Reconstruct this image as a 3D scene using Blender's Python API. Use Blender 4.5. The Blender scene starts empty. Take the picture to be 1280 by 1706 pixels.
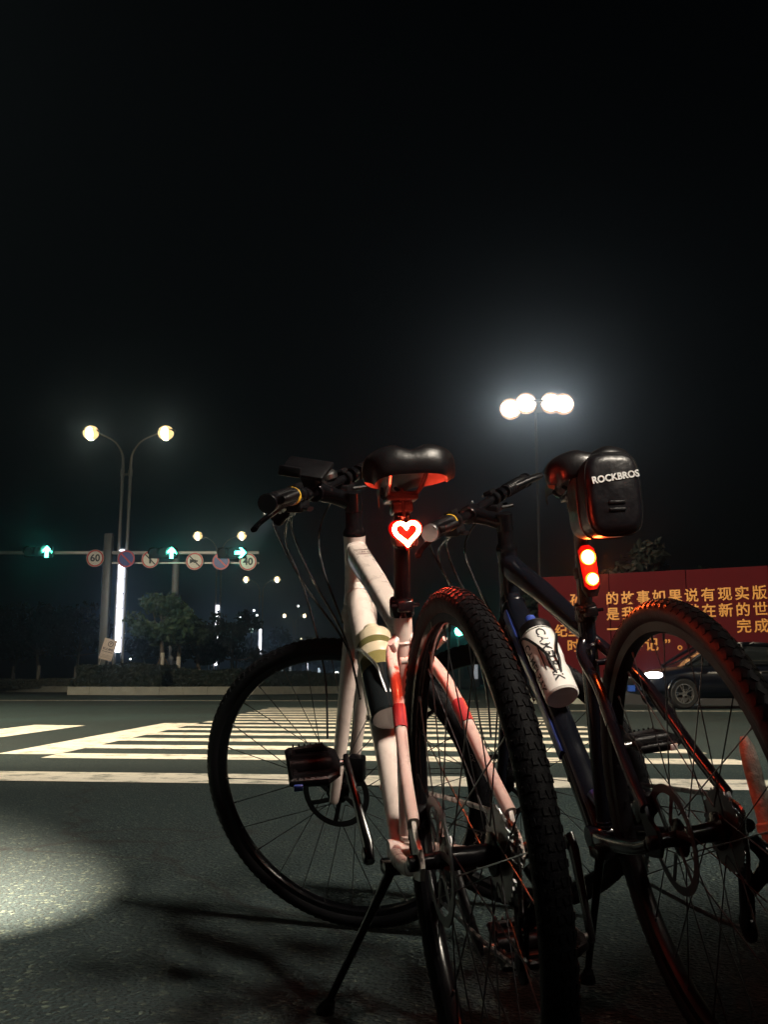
import bpy, bmesh, math, random
from math import sin, cos, pi, radians
from mathutils import Vector, Matrix
random.seed(7)
SC = bpy.context.scene
COL = SC.collection
# ------------------------------------------------------------------ camera
FPX, CH, HZ = 1632.0, 0.567, 1137.4          # focal length in photo pixels, eye height, horizon row
PITCH = math.atan((HZ - 853) / FPX)
cam = bpy.data.cameras.new('camera'); camo = bpy.data.objects.new('camera', cam); COL.objects.link(camo)
cam.sensor_fit = 'VERTICAL'; cam.sensor_height = 36; cam.sensor_width = 36
cam.lens = 36 * FPX / 1706; cam.clip_start = .02; cam.clip_end = 3000
camo.location = (0, 0, CH); camo.rotation_euler = (pi / 2 + PITCH, 0, 0)
SC.camera = camo
# ------------------------------------------------------------------ night sky
w = bpy.data.worlds.new('World'); SC.world = w; w.use_nodes = True
nt = w.node_tree; bg = nt.nodes['Background']
sky = nt.nodes.new('ShaderNodeTexSky'); sky.sky_type = 'NISHITA'; sky.sun_disc = False
sky.sun_elevation = radians(4); sky.sun_rotation = radians(190)
nt.links.new(sky.outputs[0], bg.inputs[0]); bg.inputs[1].default_value = .0003
SC.view_settings.view_transform = 'Standard'; SC.view_settings.look = 'None'
SC.view_settings.exposure = 0; SC.view_settings.gamma = 1
SC.cycles.volume_bounces = 0; SC.cycles.max_bounces = 6; SC.cycles.transmission_bounces = 6
SC.cycles.sample_clamp_indirect = 4
KEY_W = 12000.0       # the street lamp behind the camera that lights the crossing
LEFT_W = 42000.0
SIDE_W = 2400.0       # the lamp at the right of the crossing
RED_W = 1.6          # each tail light
HEAD_W = 3600.0           # headlamp on the champagne bicycle's bar

# ------------------------------------------------------------------ helpers
def V(*a): return Vector(a)
def at(px, py, Y):
    a = (px - 640) / FPX; b = (853 - py) / FPX; c, s = cos(PITCH), sin(PITCH)
    k = Y / (c - b * s)
    return Vector((a * k, Y, CH + k * (s + b * c)))
def ground_at(px, py):
    a = (px - 640) / FPX; b = (853 - py) / FPX; c, s = cos(PITCH), sin(PITCH)
    k = -CH / (s + b * c)
    return Vector((a * k, k * (c - b * s), 0))
def smooth(pts, n=8):
    P = [Vector(p) for p in pts]; out = []
    for i in range(len(P) - 1):
        a = P[max(i - 1, 0)]; b = P[i]; c = P[i + 1]; d = P[min(i + 2, len(P) - 1)]
        for k in range(n):
            t = k / n
            out.append(.5 * ((2 * b) + (c - a) * t + (2 * a - 5 * b + 4 * c - d) * t * t + (3 * b - a - 3 * c + d) * t ** 3))
    out.append(P[-1]); return out
def lerp(a, b, t): return a + (b - a) * t
def samp(arr, t):
    if not isinstance(arr, (list, tuple)): return arr
    x = t * (len(arr) - 1); i = min(int(x), len(arr) - 2); return lerp(arr[i], arr[i + 1], x - i)
class MB:
    def __init__(s): s.v = []; s.f = []
    def add(s, vs, fs):
        o = len(s.v); s.v += [tuple(p) for p in vs]; s.f += [tuple(i + o for i in f) for f in fs]; return s
    def sweep(s, pts, wd, ht=None, n=14, p=2.0, up=(1, 0, 0), caps=True, closed=False):
        P = [Vector(q) for q in pts]; m = len(P); up = Vector(up); vs = []; fs = []
        for i in range(m):
            if closed: T = P[(i + 1) % m] - P[i - 1]
            else: T = P[min(i + 1, m - 1)] - P[max(i - 1, 0)]
            T.normalize(); S = up - T * up.dot(T)
            if S.length < 1e-4:
                S = Vector((0, 1, 0)) - T * T.y
                if S.length < 1e-3: S = Vector((0, 0, 1)) - T * T.z
            S.normalize(); N = T.cross(S)
            t = i / (m - 1); a = samp(wd, t); b = samp(wd if ht is None else ht, t)
            for k in range(n):
                th = 2 * pi * (k + .5) / n; c, q = cos(th), sin(th)
                vs.append(P[i] + S * (a * math.copysign(abs(c) ** (2 / p), c)) + N * (b * math.copysign(abs(q) ** (2 / p), q)))
        for i in range(m if closed else m - 1):
            j = (i + 1) % m
            for k in range(n):
                l = (k + 1) % n; fs.append((i * n + k, i * n + l, j * n + l, j * n + k))
        if caps and not closed: fs += [tuple(range(n))[::-1], tuple(range((m - 1) * n, m * n))]
        return s.add(vs, fs)
    def tube(s, pts, r, n=10, **k): return s.sweep(pts, r, None, n, **k)
    def lathe(s, prof, o=(0, 0, 0), axis=(0, 0, 1), n=32, closed=False, arc=None):
        o = Vector(o); A = Vector(axis).normalized(); X = A.orthogonal().normalized(); Y = A.cross(X); vs = []; fs = []
        for r, t in prof:
            for k in range(n):
                th = 2 * pi * k / n; vs.append(o + A * t + (X * cos(th) + Y * sin(th)) * r)
        m = len(prof)
        for i in range(m if closed else m - 1):
            j = (i + 1) % m
            for k in range(n):
                l = (k + 1) % n; fs.append((i * n + k, i * n + l, j * n + l, j * n + k))
        if not closed:
            if prof[0][0] > 1e-6: fs.append(tuple(range(n))[::-1])
            if prof[-1][0] > 1e-6: fs.append(tuple(range((m - 1) * n, m * n)))
        return s.add(vs, fs)
    def box(s, c, d, M=None, bev=0):
        bm = bmesh.new(); bmesh.ops.create_cube(bm, size=1)
        for v in bm.verts: v.co = Vector((v.co.x * d[0], v.co.y * d[1], v.co.z * d[2]))
        if bev: bmesh.ops.bevel(bm, geom=list(bm.edges), offset=bev, segments=2, affect='EDGES', profile=.5)
        R = M if M is not None else Matrix.Identity(3); c = Vector(c)
        bm.verts.index_update()
        s.add([c + R @ v.co for v in bm.verts], [tuple(v.index for v in f.verts) for f in bm.faces]); bm.free(); return s
    def ball(s, c, r, n=16, M=None):
        r = (r, r, r) if not isinstance(r, (tuple, list)) else r; c = Vector(c); vs = []; fs = []; h = n // 2
        R = M if M is not None else Matrix.Identity(3)
        for i in range(h + 1):
            ph = pi * i / h
            for k in range(n):
                th = 2 * pi * k / n
                vs.append(c + R @ Vector((r[0] * sin(ph) * cos(th), r[1] * sin(ph) * sin(th), r[2] * cos(ph))))
        for i in range(h):
            for k in range(n):
                l = (k + 1) % n; fs.append((i * n + k, (i + 1) * n + k, (i + 1) * n + l, i * n + l))
        return s.add(vs, fs)
    def prism(s, out, d, M=Matrix.Identity(4)):
        n = len(out); a = [M @ Vector((x, y, -d / 2)) for x, y in out]; b = [M @ Vector((x, y, d / 2)) for x, y in out]
        return s.add(a + b, [tuple(range(n))[::-1], tuple(range(n, 2 * n))] + [(i, (i + 1) % n, n + (i + 1) % n, n + i) for i in range(n)])
    def build(s, name, m, parent=None, M=None, sm=True, ang=38, clean=True):
        me = bpy.data.meshes.new(name); me.from_pydata(s.v, [], s.f)
        if clean:
            bm = bmesh.new(); bm.from_mesh(me); bmesh.ops.remove_doubles(bm, verts=bm.verts, dist=1e-6)
            bmesh.ops.recalc_face_normals(bm, faces=bm.faces); bm.to_mesh(me); bm.free()
        if sm:
            for p in me.polygons: p.use_smooth = True
            me.set_sharp_from_angle(angle=radians(ang))
        me.materials.append(m); me.update()
        return link(name, me, parent, M)
def link(name, data, parent=None, M=None):
    o = bpy.data.objects.new(name, data); COL.objects.link(o)
    if parent: o.parent = parent
    if M is not None: o.matrix_basis = M
    return o
def tag(o, label=None, cat=None, group=None, kind=None):
    if label: o['label'] = label
    if cat: o['category'] = cat
    if group: o['group'] = group
    if kind: o['kind'] = kind
    return o
def empty(name, loc, rot=(0, 0, 0)):
    o = link(name, None); o.location = loc; o.rotation_euler = rot; o.empty_display_size = .1; return o
def dup(o, parent=None):
    c = o.copy(); COL.objects.link(c)
    if parent: c.parent = parent
    for ch in [x for x in COL.objects if x.parent == o]: dup(ch, c)
    return c
def text(s, size, M, ext=.001, warp=None, align='CENTER', sp=1.0, bold=0.0, shear=0.0):
    """letters as plain vertices and faces"""
    cu = bpy.data.curves.new('txt', 'FONT'); cu.body = s; cu.size = size; cu.align_x = align; cu.align_y = 'CENTER'
    cu.extrude = ext; cu.resolution_u = 3; cu.space_character = sp; cu.offset = bold; cu.shear = shear
    o = bpy.data.objects.new('txt', cu); COL.objects.link(o)
    dg = bpy.context.evaluated_depsgraph_get(); me = o.evaluated_get(dg).to_mesh()
    vs = [v.co.copy() for v in me.vertices]; fs = [tuple(p.vertices) for p in me.polygons]
    bpy.data.objects.remove(o); bpy.data.curves.remove(cu)
    vs = [warp(v) if warp else M @ v for v in vs]
    return vs, fs
# ------------------------------------------------------------------ materials
MATS = {}
def mat(name, col, rough=.5, metal=0, noise=0, nscale=30, bump=0, bscale=80, coat=0, emit=None, es=0, trans=0, alpha=1, spec=.5):
    m = bpy.data.materials.new(name); m.use_nodes = True; t = m.node_tree; b = t.nodes['Principled BSDF']
    b.inputs['Base Color'].default_value = (*col, 1); b.inputs['Roughness'].default_value = rough; b.inputs['Metallic'].default_value = metal
    b.inputs['Coat Weight'].default_value = coat; b.inputs['Coat Roughness'].default_value = .08
    b.inputs['Specular IOR Level'].default_value = spec
    if trans: b.inputs['Transmission Weight'].default_value = trans
    if emit: b.inputs['Emission Color'].default_value = (*emit, 1); b.inputs['Emission Strength'].default_value = es
    tc = t.nodes.new('ShaderNodeTexCoord')
    if noise:
        n = t.nodes.new('ShaderNodeTexNoise'); n.inputs['Scale'].default_value = nscale; n.inputs['Detail'].default_value = 6
        t.links.new(tc.outputs['Object'], n.inputs['Vector'])
        mx = t.nodes.new('ShaderNodeMix'); mx.data_type = 'RGBA'
        mx.inputs[6].default_value = (*[c * (1 - noise) for c in col], 1); mx.inputs[7].default_value = (*[min(1, c * (1 + noise)) for c in col], 1)
        t.links.new(n.outputs[0], mx.inputs[0]); t.links.new(mx.outputs[2], b.inputs['Base Color'])
        mr = t.nodes.new('ShaderNodeMapRange'); mr.inputs[3].default_value = max(.02, rough - .12); mr.inputs[4].default_value = min(1, rough + .15)
        t.links.new(n.outputs[0], mr.inputs[0]); t.links.new(mr.outputs[0], b.inputs['Roughness'])
    if bump:
        n2 = t.nodes.new('ShaderNodeTexNoise'); n2.inputs['Scale'].default_value = bscale; n2.inputs['Detail'].default_value = 4
        t.links.new(tc.outputs['Object'], n2.inputs['Vector'])
        bp = t.nodes.new('ShaderNodeBump'); bp.inputs['Strength'].default_value = bump; bp.inputs['Distance'].default_value = .01
        t.links.new(n2.outputs[0], bp.inputs['Height']); t.links.new(bp.outputs[0], b.inputs['Normal'])
    MATS[name] = m; return m
def glow(name, col, s, spec=.5):
    m = bpy.data.materials.new(name); m.use_nodes = True; t = m.node_tree; b = t.nodes['Principled BSDF']
    b.inputs['Base Color'].default_value = (*[c * .3 for c in col], 1)
    b.inputs['Emission Color'].default_value = (*col, 1); b.inputs['Emission Strength'].default_value = s; b.inputs['Specular IOR Level'].default_value = spec; return m
champagne = mat('champagne_paint', (.70, .60, .55), .28, 0, .14, 45, bump=.03, bscale=60, coat=.5)
redpaint = mat('red_paint', (.40, .045, .055), .35, 0, .15, 40, coat=.4)
darkline = mat('grey_decal', (.30, .22, .20), .5)
blackpaint = mat('black_paint', (.0045, .0055, .009), .17, 0, .2, 20, coat=.2, spec=.3)
bluepaint = mat('blue_paint', (.02, .035, .16), .3, coat=.4)
rubber = mat('tyre_rubber', (.0038, .0042, .0056), .62, 0, .3, 60, bump=.2, bscale=300, spec=.16)
blackalu = mat('black_anodised', (.004, .004, .005), .2, .05, .3, 40, spec=.3)
silver = mat('bare_alloy', (.55, .55, .56), .28, 1, .12, 60)
steel = mat('spoke_steel', (.16, .16, .17), .3, 1)
plastic = mat('black_plastic', (.004, .004, .005), .38, 0, .25, 40, bump=.1, bscale=200, spec=.2)
mat('rotor_steel', (.07, .07, .075), .4, .8)
saddlem = mat('saddle_vinyl', (.005, .005, .006), .32, 0, .15, 25, bump=.06, bscale=120, spec=.35)
saddleunder = mat('saddle_shell', (.11, .10, .10), .4)
greylet = mat('grey_lettering', (.16, .16, .16), .6)
whitelet = mat('white_lettering', (.7, .7, .7), .5)
yellowst = mat('yellow_sticker', (.7, .42, .03), .45)
whitest = mat('white_sticker', (.7, .7, .68), .4)
cablem = mat('cable_housing', (.03, .03, .033), .2, coat=.8)
bagm = mat('bag_fabric', (.004, .004, .006), .34, 0, .3, 35, bump=.25, bscale=30, spec=.35)
chainm = mat('chain_steel', (.3, .3, .3), .3, 1)

# ------------------------------------------------------------------ ground, road, markings
def asphalt():
    m = bpy.data.materials.new('asphalt'); m.use_nodes = True; t = m.node_tree; b = t.nodes['Principled BSDF']
    tc = t.nodes.new('ShaderNodeTexCoord')
    def noise(sc, det=5):
        n = t.nodes.new('ShaderNodeTexNoise'); n.inputs['Scale'].default_value = sc; n.inputs['Detail'].default_value = det
        t.links.new(tc.outputs['Object'], n.inputs['Vector']); return n
    vor = t.nodes.new('ShaderNodeTexVoronoi'); vor.inputs['Scale'].default_value = 95; t.links.new(tc.outputs['Object'], vor.inputs['Vector'])
    big = noise(.55, 4); fine = noise(120, 4)
    r = t.nodes.new('ShaderNodeValToRGB'); e = r.color_ramp.elements
    e[0].position = .3; e[0].color = (.0042, .0165, .0185, 1); e[1].position = .72; e[1].color = (.0105, .037, .039, 1)
    mixn = t.nodes.new('ShaderNodeMix'); mixn.data_type = 'FLOAT'; mixn.inputs[0].default_value = .55
    t.links.new(big.outputs[0], mixn.inputs[2]); t.links.new(fine.outputs[0], mixn.inputs[3]); t.links.new(mixn.outputs[0], r.inputs[0])
    # pale chips of stone in the surface: a few of the cells
    sep = t.nodes.new('ShaderNodeSeparateColor'); t.links.new(vor.outputs['Color'], sep.inputs[0])
    gt = t.nodes.new('ShaderNodeMapRange'); gt.inputs[1].default_value = .84; gt.inputs[2].default_value = 1; t.links.new(sep.outputs[0], gt.inputs[0])
    mx = t.nodes.new('ShaderNodeMix'); mx.data_type = 'RGBA'; mx.inputs[7].default_value = (.085, .115, .085, 1)
    t.links.new(gt.outputs[0], mx.inputs[0]); t.links.new(r.outputs[0], mx.inputs[6]); t.links.new(mx.outputs[2], b.inputs['Base Color'])
    # old repairs, tyre-worn lanes and hairline cracks
    wv = noise(.16, 3); pr = t.nodes.new('ShaderNodeMapRange'); pr.inputs[1].default_value = .42; pr.inputs[2].default_value = .60; pr.inputs[3].default_value = .62; pr.inputs[4].default_value = 1.12
    t.links.new(wv.outputs[0], pr.inputs[0])
    ck = t.nodes.new('ShaderNodeTexVoronoi'); ck.feature = 'DISTANCE_TO_EDGE'; ck.inputs['Scale'].default_value = .42
    wn = noise(2.2, 4); wm = t.nodes.new('ShaderNodeMix'); wm.data_type = 'RGBA'; wm.blend_type = 'LINEAR_LIGHT'; wm.inputs[0].default_value = .22
    t.links.new(tc.outputs['Object'], wm.inputs[6]); t.links.new(wn.outputs['Color'], wm.inputs[7]); t.links.new(wm.outputs[2], ck.inputs['Vector'])
    cr = t.nodes.new('ShaderNodeMapRange'); cr.inputs[1].default_value = .0015; cr.inputs[2].default_value = .008; cr.inputs[3].default_value = .35; cr.inputs[4].default_value = 1
    t.links.new(ck.outputs['Distance'], cr.inputs[0])
    m1 = t.nodes.new('ShaderNodeMath'); m1.operation = 'MULTIPLY'; t.links.new(pr.outputs[0], m1.inputs[0]); t.links.new(cr.outputs[0], m1.inputs[1])
    mm = t.nodes.new('ShaderNodeMix'); mm.data_type = 'RGBA'; mm.blend_type = 'MULTIPLY'; mm.inputs[0].default_value = 1
    cc = t.nodes.new('ShaderNodeCombineColor'); [t.links.new(m1.outputs[0], cc.inputs[k]) for k in range(3)]
    t.links.new(mx.outputs[2], mm.inputs[6]); t.links.new(cc.outputs[0], mm.inputs[7]); t.links.new(mm.outputs[2], b.inputs['Base Color'])
    b.inputs['Roughness'].default_value = .82
    bp = t.nodes.new('ShaderNodeBump'); bp.inputs['Strength'].default_value = 1; bp.inputs['Distance'].default_value = .010
    ad = t.nodes.new('ShaderNodeMath'); ad.operation = 'ADD'; t.links.new(vor.outputs['Distance'], ad.inputs[0]); t.links.new(fine.outputs[0], ad.inputs[1])
    t.links.new(ad.outputs[0], bp.inputs['Height']); t.links.new(bp.outputs[0], b.inputs['Normal'])
    return m
def roadpaint():
    m = bpy.data.materials.new('road_paint'); m.use_nodes = True; t = m.node_tree; b = t.nodes['Principled BSDF']
    tc = t.nodes.new('ShaderNodeTexCoord')
    n = t.nodes.new('ShaderNodeTexNoise'); n.inputs['Scale'].default_value = 5; n.inputs['Detail'].default_value = 12; n.inputs['Roughness'].default_value = .75
    t.links.new(tc.outputs['Object'], n.inputs['Vector'])
    r = t.nodes.new('ShaderNodeValToRGB'); e = r.color_ramp.elements
    e[0].position = .35; e[0].color = (.08, .10, .085, 1); e[1].position = .50; e[1].color = (.74, .70, .60, 1)
    t.links.new(n.outputs[0], r.inputs[0]); t.links.new(r.outputs[0], b.inputs['Base Color']); b.inputs['Roughness'].default_value = .6
    n2 = t.nodes.new('ShaderNodeTexNoise'); n2.inputs['Scale'].default_value = 150; t.links.new(tc.outputs['Object'], n2.inputs['Vector'])
    bp = t.nodes.new('ShaderNodeBump'); bp.inputs['Strength'].default_value = .5; bp.inputs['Distance'].default_value = .004
    t.links.new(n2.outputs[0], bp.inputs['Height']); t.links.new(bp.outputs[0], b.inputs['Normal'])
    return m
soil = mat('soil', (.02, .022, .016), .95, 0, .5, 2)
ASPH = asphalt(); PAINT = roadpaint()
def sheet(name, poly, z, m, kind='structure'):
    o = MB().add([(x, y, z) for x, y in poly], [tuple(range(len(poly)))]).build(name, m, clean=False, sm=False)
    return tag(o, kind=kind)
sheet('ground', [(-500, -300), (500, -300), (500, 900), (-500, 900)], -.02, soil)
sheet('road', [(-110, -40), (120, -40), (120, 420), (-110, 420)], 0, ASPH)
def quads(name, qs, z=.004):
    b = MB()
    for q in qs: b.add([(x, y, z) for x, y in q], [(0, 1, 2, 3)])
    return tag(b.build(name, PAINT, clean=False, sm=False), kind='structure')
SL = -.125                                    # skew of the stripes: right end is nearer
qs = []
for k in range(14):
    y0 = 7.35 + k * 1.12
    xl, xr = -2.62, 2.62
    qs.append([(xl, y0 + SL * xl), (xr, y0 + SL * xr), (xr, y0 + .5 + SL * xr), (xl, y0 + .5 + SL * xl)])
quads('crosswalk_stripes', qs)
quads('crosswalk_edge_line', [[(-3.12, 8.1), (-2.62, 8.05), (-2.62, 14.2), (-3.12, 14.2)]])
quads('stop_line', [[(-9, 5.63 + SL * -9), (6, 5.63 + SL * 6), (6, 6.22 + SL * 6), (-9, 6.22 + SL * -9)]])
quads('lane_line', [[(-4.75, 9.0), (-4.05, 8.6), (-4.0, 13.4), (-4.75, 13.6)],
                    [(-30, 33.3), (3, 31.0), (3, 31.5), (-30, 33.8)], [(3.8, 20.2), (40, 17.2), (40, 17.5), (3.8, 20.5)]])
quads('near_line', [[(2.1, 4.55), (4.2, 4.3), (4.2, 4.55), (2.1, 4.8)]])

# ------------------------------------------------------------------ bicycles
def rotx(a): return Matrix.Rotation(a, 4, 'X')
TY, RIMR = .0185, .302
def spoke_mesh():
    b = MB(); b.tube([(.030, .0, .024), (.003, .0, .300)], .00105, 5); b.tube([(.0045, 0, .286), (.003, 0, .302)], .002, 6)
    me = bpy.data.meshes.new('spoke'); me.from_pydata(b.v, [], b.f); me.materials.append(steel); return me
SPOKE = None
def make_wheel(name, root, M, R, knobs, rimmat, rotor=True, lets=(), valve_a=0, tmat=rubber):
    global SPOKE
    if SPOKE is None: SPOKE = spoke_mesh()
    hub = MB().lathe([(.008, -.05), (.010, -.05), (.012, -.038), (.028, -.033), (.028, -.028), (.015, -.024), (.0135, 0), (.015, .024), (.028, .028), (.028, .033), (.012, .038), (.010, .05), (.008, .05)], axis=(1, 0, 0), n=24)
    h = hub.build(name, blackalu, root, M)
    # tyre
    prof = []
    for k in range(20):
        a = 2 * pi * k / 20
        if -2.6 < (a if a < pi else a - 2 * pi) < 2.6: prof.append((R - TY - .001 + TY * cos(a), TY * sin(a)))
    b = MB()
    pr = [(R - TY + TY * cos(a), TY * sin(a)) for a in [radians(x) for x in range(-150, 151, 15)]]
    b.lathe(pr + [(R - TY - .020, .010), (R - TY - .020, -.010)], axis=(1, 0, 0), n=96, closed=True)
    for (ang, cnt, lx, ly, hgt, tw) in knobs:
        for sgn in ((1, -1) if abs(ang) > 1 else (1,)):
            for k in range(cnt):
                th = 2 * pi * (k + (.5 if sgn < 0 else 0)) / cnt; a = radians(ang) * sgn
                Q = rotx(th) @ Matrix.Rotation(-a, 4, 'Y') if False else rotx(th)
                c = Vector((TY * sin(a), 0, R - TY + TY * cos(a))); nn = Vector((sin(a), 0, cos(a)))
                L = Matrix.Rotation(a, 3, 'Y') @ Matrix.Rotation(tw * sgn, 3, 'Z')
                vs = [Vector((x * lx / 2, y * ly / 2, z)) for z in (-.002, hgt) for x, y in ((-1, -1), (1, -1), (1, 1), (-1, 1))]
                vs = [Q @ (c + L @ v) for v in vs]
                b.add(vs, [(4, 5, 6, 7), (0, 1, 5, 4), (1, 2, 6, 5), (2, 3, 7, 6), (3, 0, 4, 7)])
    b.build('tyre', tmat, h, clean=False)
    # rim: box section
    MB().lathe([(.3215, -.0125), (.3215, -.0105), (.310, -.0095), (.310, .0095), (.3215, .0105), (.3215, .0125), (.303, .0115), (.299, .006), (.299, -.006), (.303, -.0115)],
               axis=(1, 0, 0), n=96, closed=True).build('rim', rimmat, h)
    if rotor:
        b = MB(); n = 48
        for x in (-.0415, -.0397):
            pass
        b.lathe([(.080, -.0418), (.080, -.0400), (.067, -.0400), (.067, -.0418)], axis=(1, 0, 0), n=60, closed=True)
        for k in range(6):
            a = 2 * pi * k / 6
            b.sweep([rotx(a) @ Vector((-.041, 0, .022)), rotx(a + .28) @ Vector((-.041, 0, .046)), rotx(a + .38) @ Vector((-.041, 0, .069))], .0009, .0055, 6)
        b.build('brake_rotor', MATS['rotor_steel'], h)
    vb = MB().tube([rotx(valve_a) @ Vector((0, 0, .302)), rotx(valve_a) @ Vector((0, 0, .286))], .0035, 8).tube([rotx(valve_a) @ Vector((0, 0, .288)), rotx(valve_a) @ Vector((0, 0, .262))], .0048, 10)
    vb.build('valve', blackalu, h)
    for k in range(7):
        for sx in (1, -1):
            for tw in (1, -1):
                a = 2 * pi * k / 7 + (.22 if sx < 0 else 0) + (.11 if tw < 0 else 0)
                o = link('spoke', SPOKE, h)
                # leave the flange to one side so that spokes cross
                o.matrix_basis = rotx(a) @ Matrix.Scale(sx, 4, (1, 0, 0)) @ Matrix.Translation((0, .024 * tw, 0)) @ rotx(-.077 * tw)
    for (s, a0, size, side) in lets:
        def wp(v, a0=a0, side=side):
            r = R - TY + v.y * 1.0; th = a0 - side * v.x / (R - TY)
            ww = math.sqrt(max(0, TY * TY - (r - R + TY) ** 2)) + .0006
            return rotx(th) @ Vector((side * (ww + v.z * .3), 0, r))
        vs, fs = text(s, size, None, .0005, wp, bold=.0)
        MB().add(vs, fs).build('tyre_lettering', greylet, h, sm=False, clean=False)
    return h
KNOB = [(0, 132, .006, .008, .0012, 0), (22, 132, .005, .009, .0012, .3), (44, 132, .005, .008, .0013, -.2), (66, 132, .004, .007, .001, 0)]
FILE = [(0, 110, .008, .010, .0009, .6), (26, 110, .006, .012, .0009, .5), (50, 110, .005, .010, .0009, .5)]

def saddle(root, c, wid, ln, name='saddle', tilt=0.03):
    b = MB(); NU, NV = 30, 29; top = []; bot = []
    TS = [0, .008, .025, .05, .085] + [.085 + .915 * (k / (NU - 5)) for k in range(1, NU - 4)]
    for i in range(NU):
        t = TS[i]
        hw = wid / 2 * samp([.90, 1.0, 1.0, .95, .84, .68, .51, .41, .35, .31, .28, .25, .19], t)
        y = -ln * .5 + ln * t
        tail = max(0, 1 - t / .085); nose = max(0, (t - .93) / .07)
        hw *= (1 - .10 * tail ** 2)
        crown = samp([.008, .010, .011, .008, .004, .001, 0, 0, -.001, -.003, -.006, -.009, -.014], t) - .040 * (1 - math.sqrt(max(0, 1 - tail ** 2.4))) - .012 * nose ** 2
        depth = samp([.046, .046, .043, .040, .036, .033, .030, .028, .026, .024, .022], t) * (1 - .75 * (1 - math.sqrt(max(0, 1 - tail ** 2.4))))
        ra, rb = [], []
        for j in range(NV):
            a = -1 + 2 * j / (NV - 1); th = a * pi / 2
            x = hw * math.copysign(abs(sin(th)) ** .80, th); e_ = 1 - abs(cos(th)) ** .62
            dip = -.011 * math.exp(-(x / .016) ** 2) * samp([.9, 1, 1, .9, .7, .5, .4, .3, .2, .1, 0], t) * (1 - tail ** 2)
            z = crown + dip - depth * e_
            yy = y + .030 * (1 - t / .25) * (1 - (1 - abs(a)) ** 1.5) * (1 if t < .25 else 0) * (abs(a) ** 2)
            ra.append(Vector((x, yy, z)))
            rb.append(Vector((x * .90, yy + .012 * tail - .006 * nose, min(z - .003, z * .5 - .016))))
        top.append(ra); bot.append(rb)
    R = Matrix.Rotation(tilt, 4, 'X'); c = Vector(c)
    def grid(g, flip):
        vs = [c + R @ p for r in g for p in r]; fs = []
        for i in range(NU - 1):
            for j in range(NV - 1):
                q = (i * NV + j, i * NV + j + 1, (i + 1) * NV + j + 1, (i + 1) * NV + j); fs.append(q[::-1] if flip else q)
        return vs, fs
    per = [(0, j) for j in range(NV)] + [(i, NV - 1) for i in range(1, NU)] + [(NU - 1, j) for j in range(NV - 2, -1, -1)] + [(i, 0) for i in range(NU - 2, 0, -1)]
    b.add(*grid(top, False))
    rim = [c + R @ (top[i][j]) for i, j in per]; lo = [c + R @ (bot[i][j] * .4 + top[i][j] * .6 + Vector((0, 0, -.007))) for i, j in per]; n = len(per)
    b.add(rim + lo, [(k, (k + 1) % n, n + (k + 1) % n, n + k) for k in range(n)])
    s = b.build(name, saddlem, root, ang=60)
    u = MB(); u.add(*grid(bot, True)); ring = [c + R @ bot[i][j] for i, j in per]
    u.add(lo + ring, [(k, (k + 1) % n, n + (k + 1) % n, n + k) for k in range(n)])
    u.build('saddle_base', saddleunder, s, ang=60)
    r = MB()
    for sx in (-1, 1):
        P = smooth([c + Vector(p) for p in [(sx * .030, -ln * .36, -.028), (sx * .026, -ln * .18, -.050), (sx * .022, ln * .02, -.055), (sx * .020, ln * .18, -.046), (sx * .012, ln * .36, -.024)]], 5)
        r.tube(P, .0036, 8)
    r.build('saddle_rail', blackalu, s)
    cl = MB().box(c + Vector((0, -.002, -.058)), (.052, .045, .014), bev=.003).box(c + Vector((0, -.002, -.075)), (.034, .036, .02), bev=.004)
    for y in (-.018, .014): cl.tube([c + Vector((0, y, -.046)), c + Vector((0, y, -.092))], .0035, 8)
    cl.build('saddle_clamp', blackalu, s)
    return s

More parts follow.
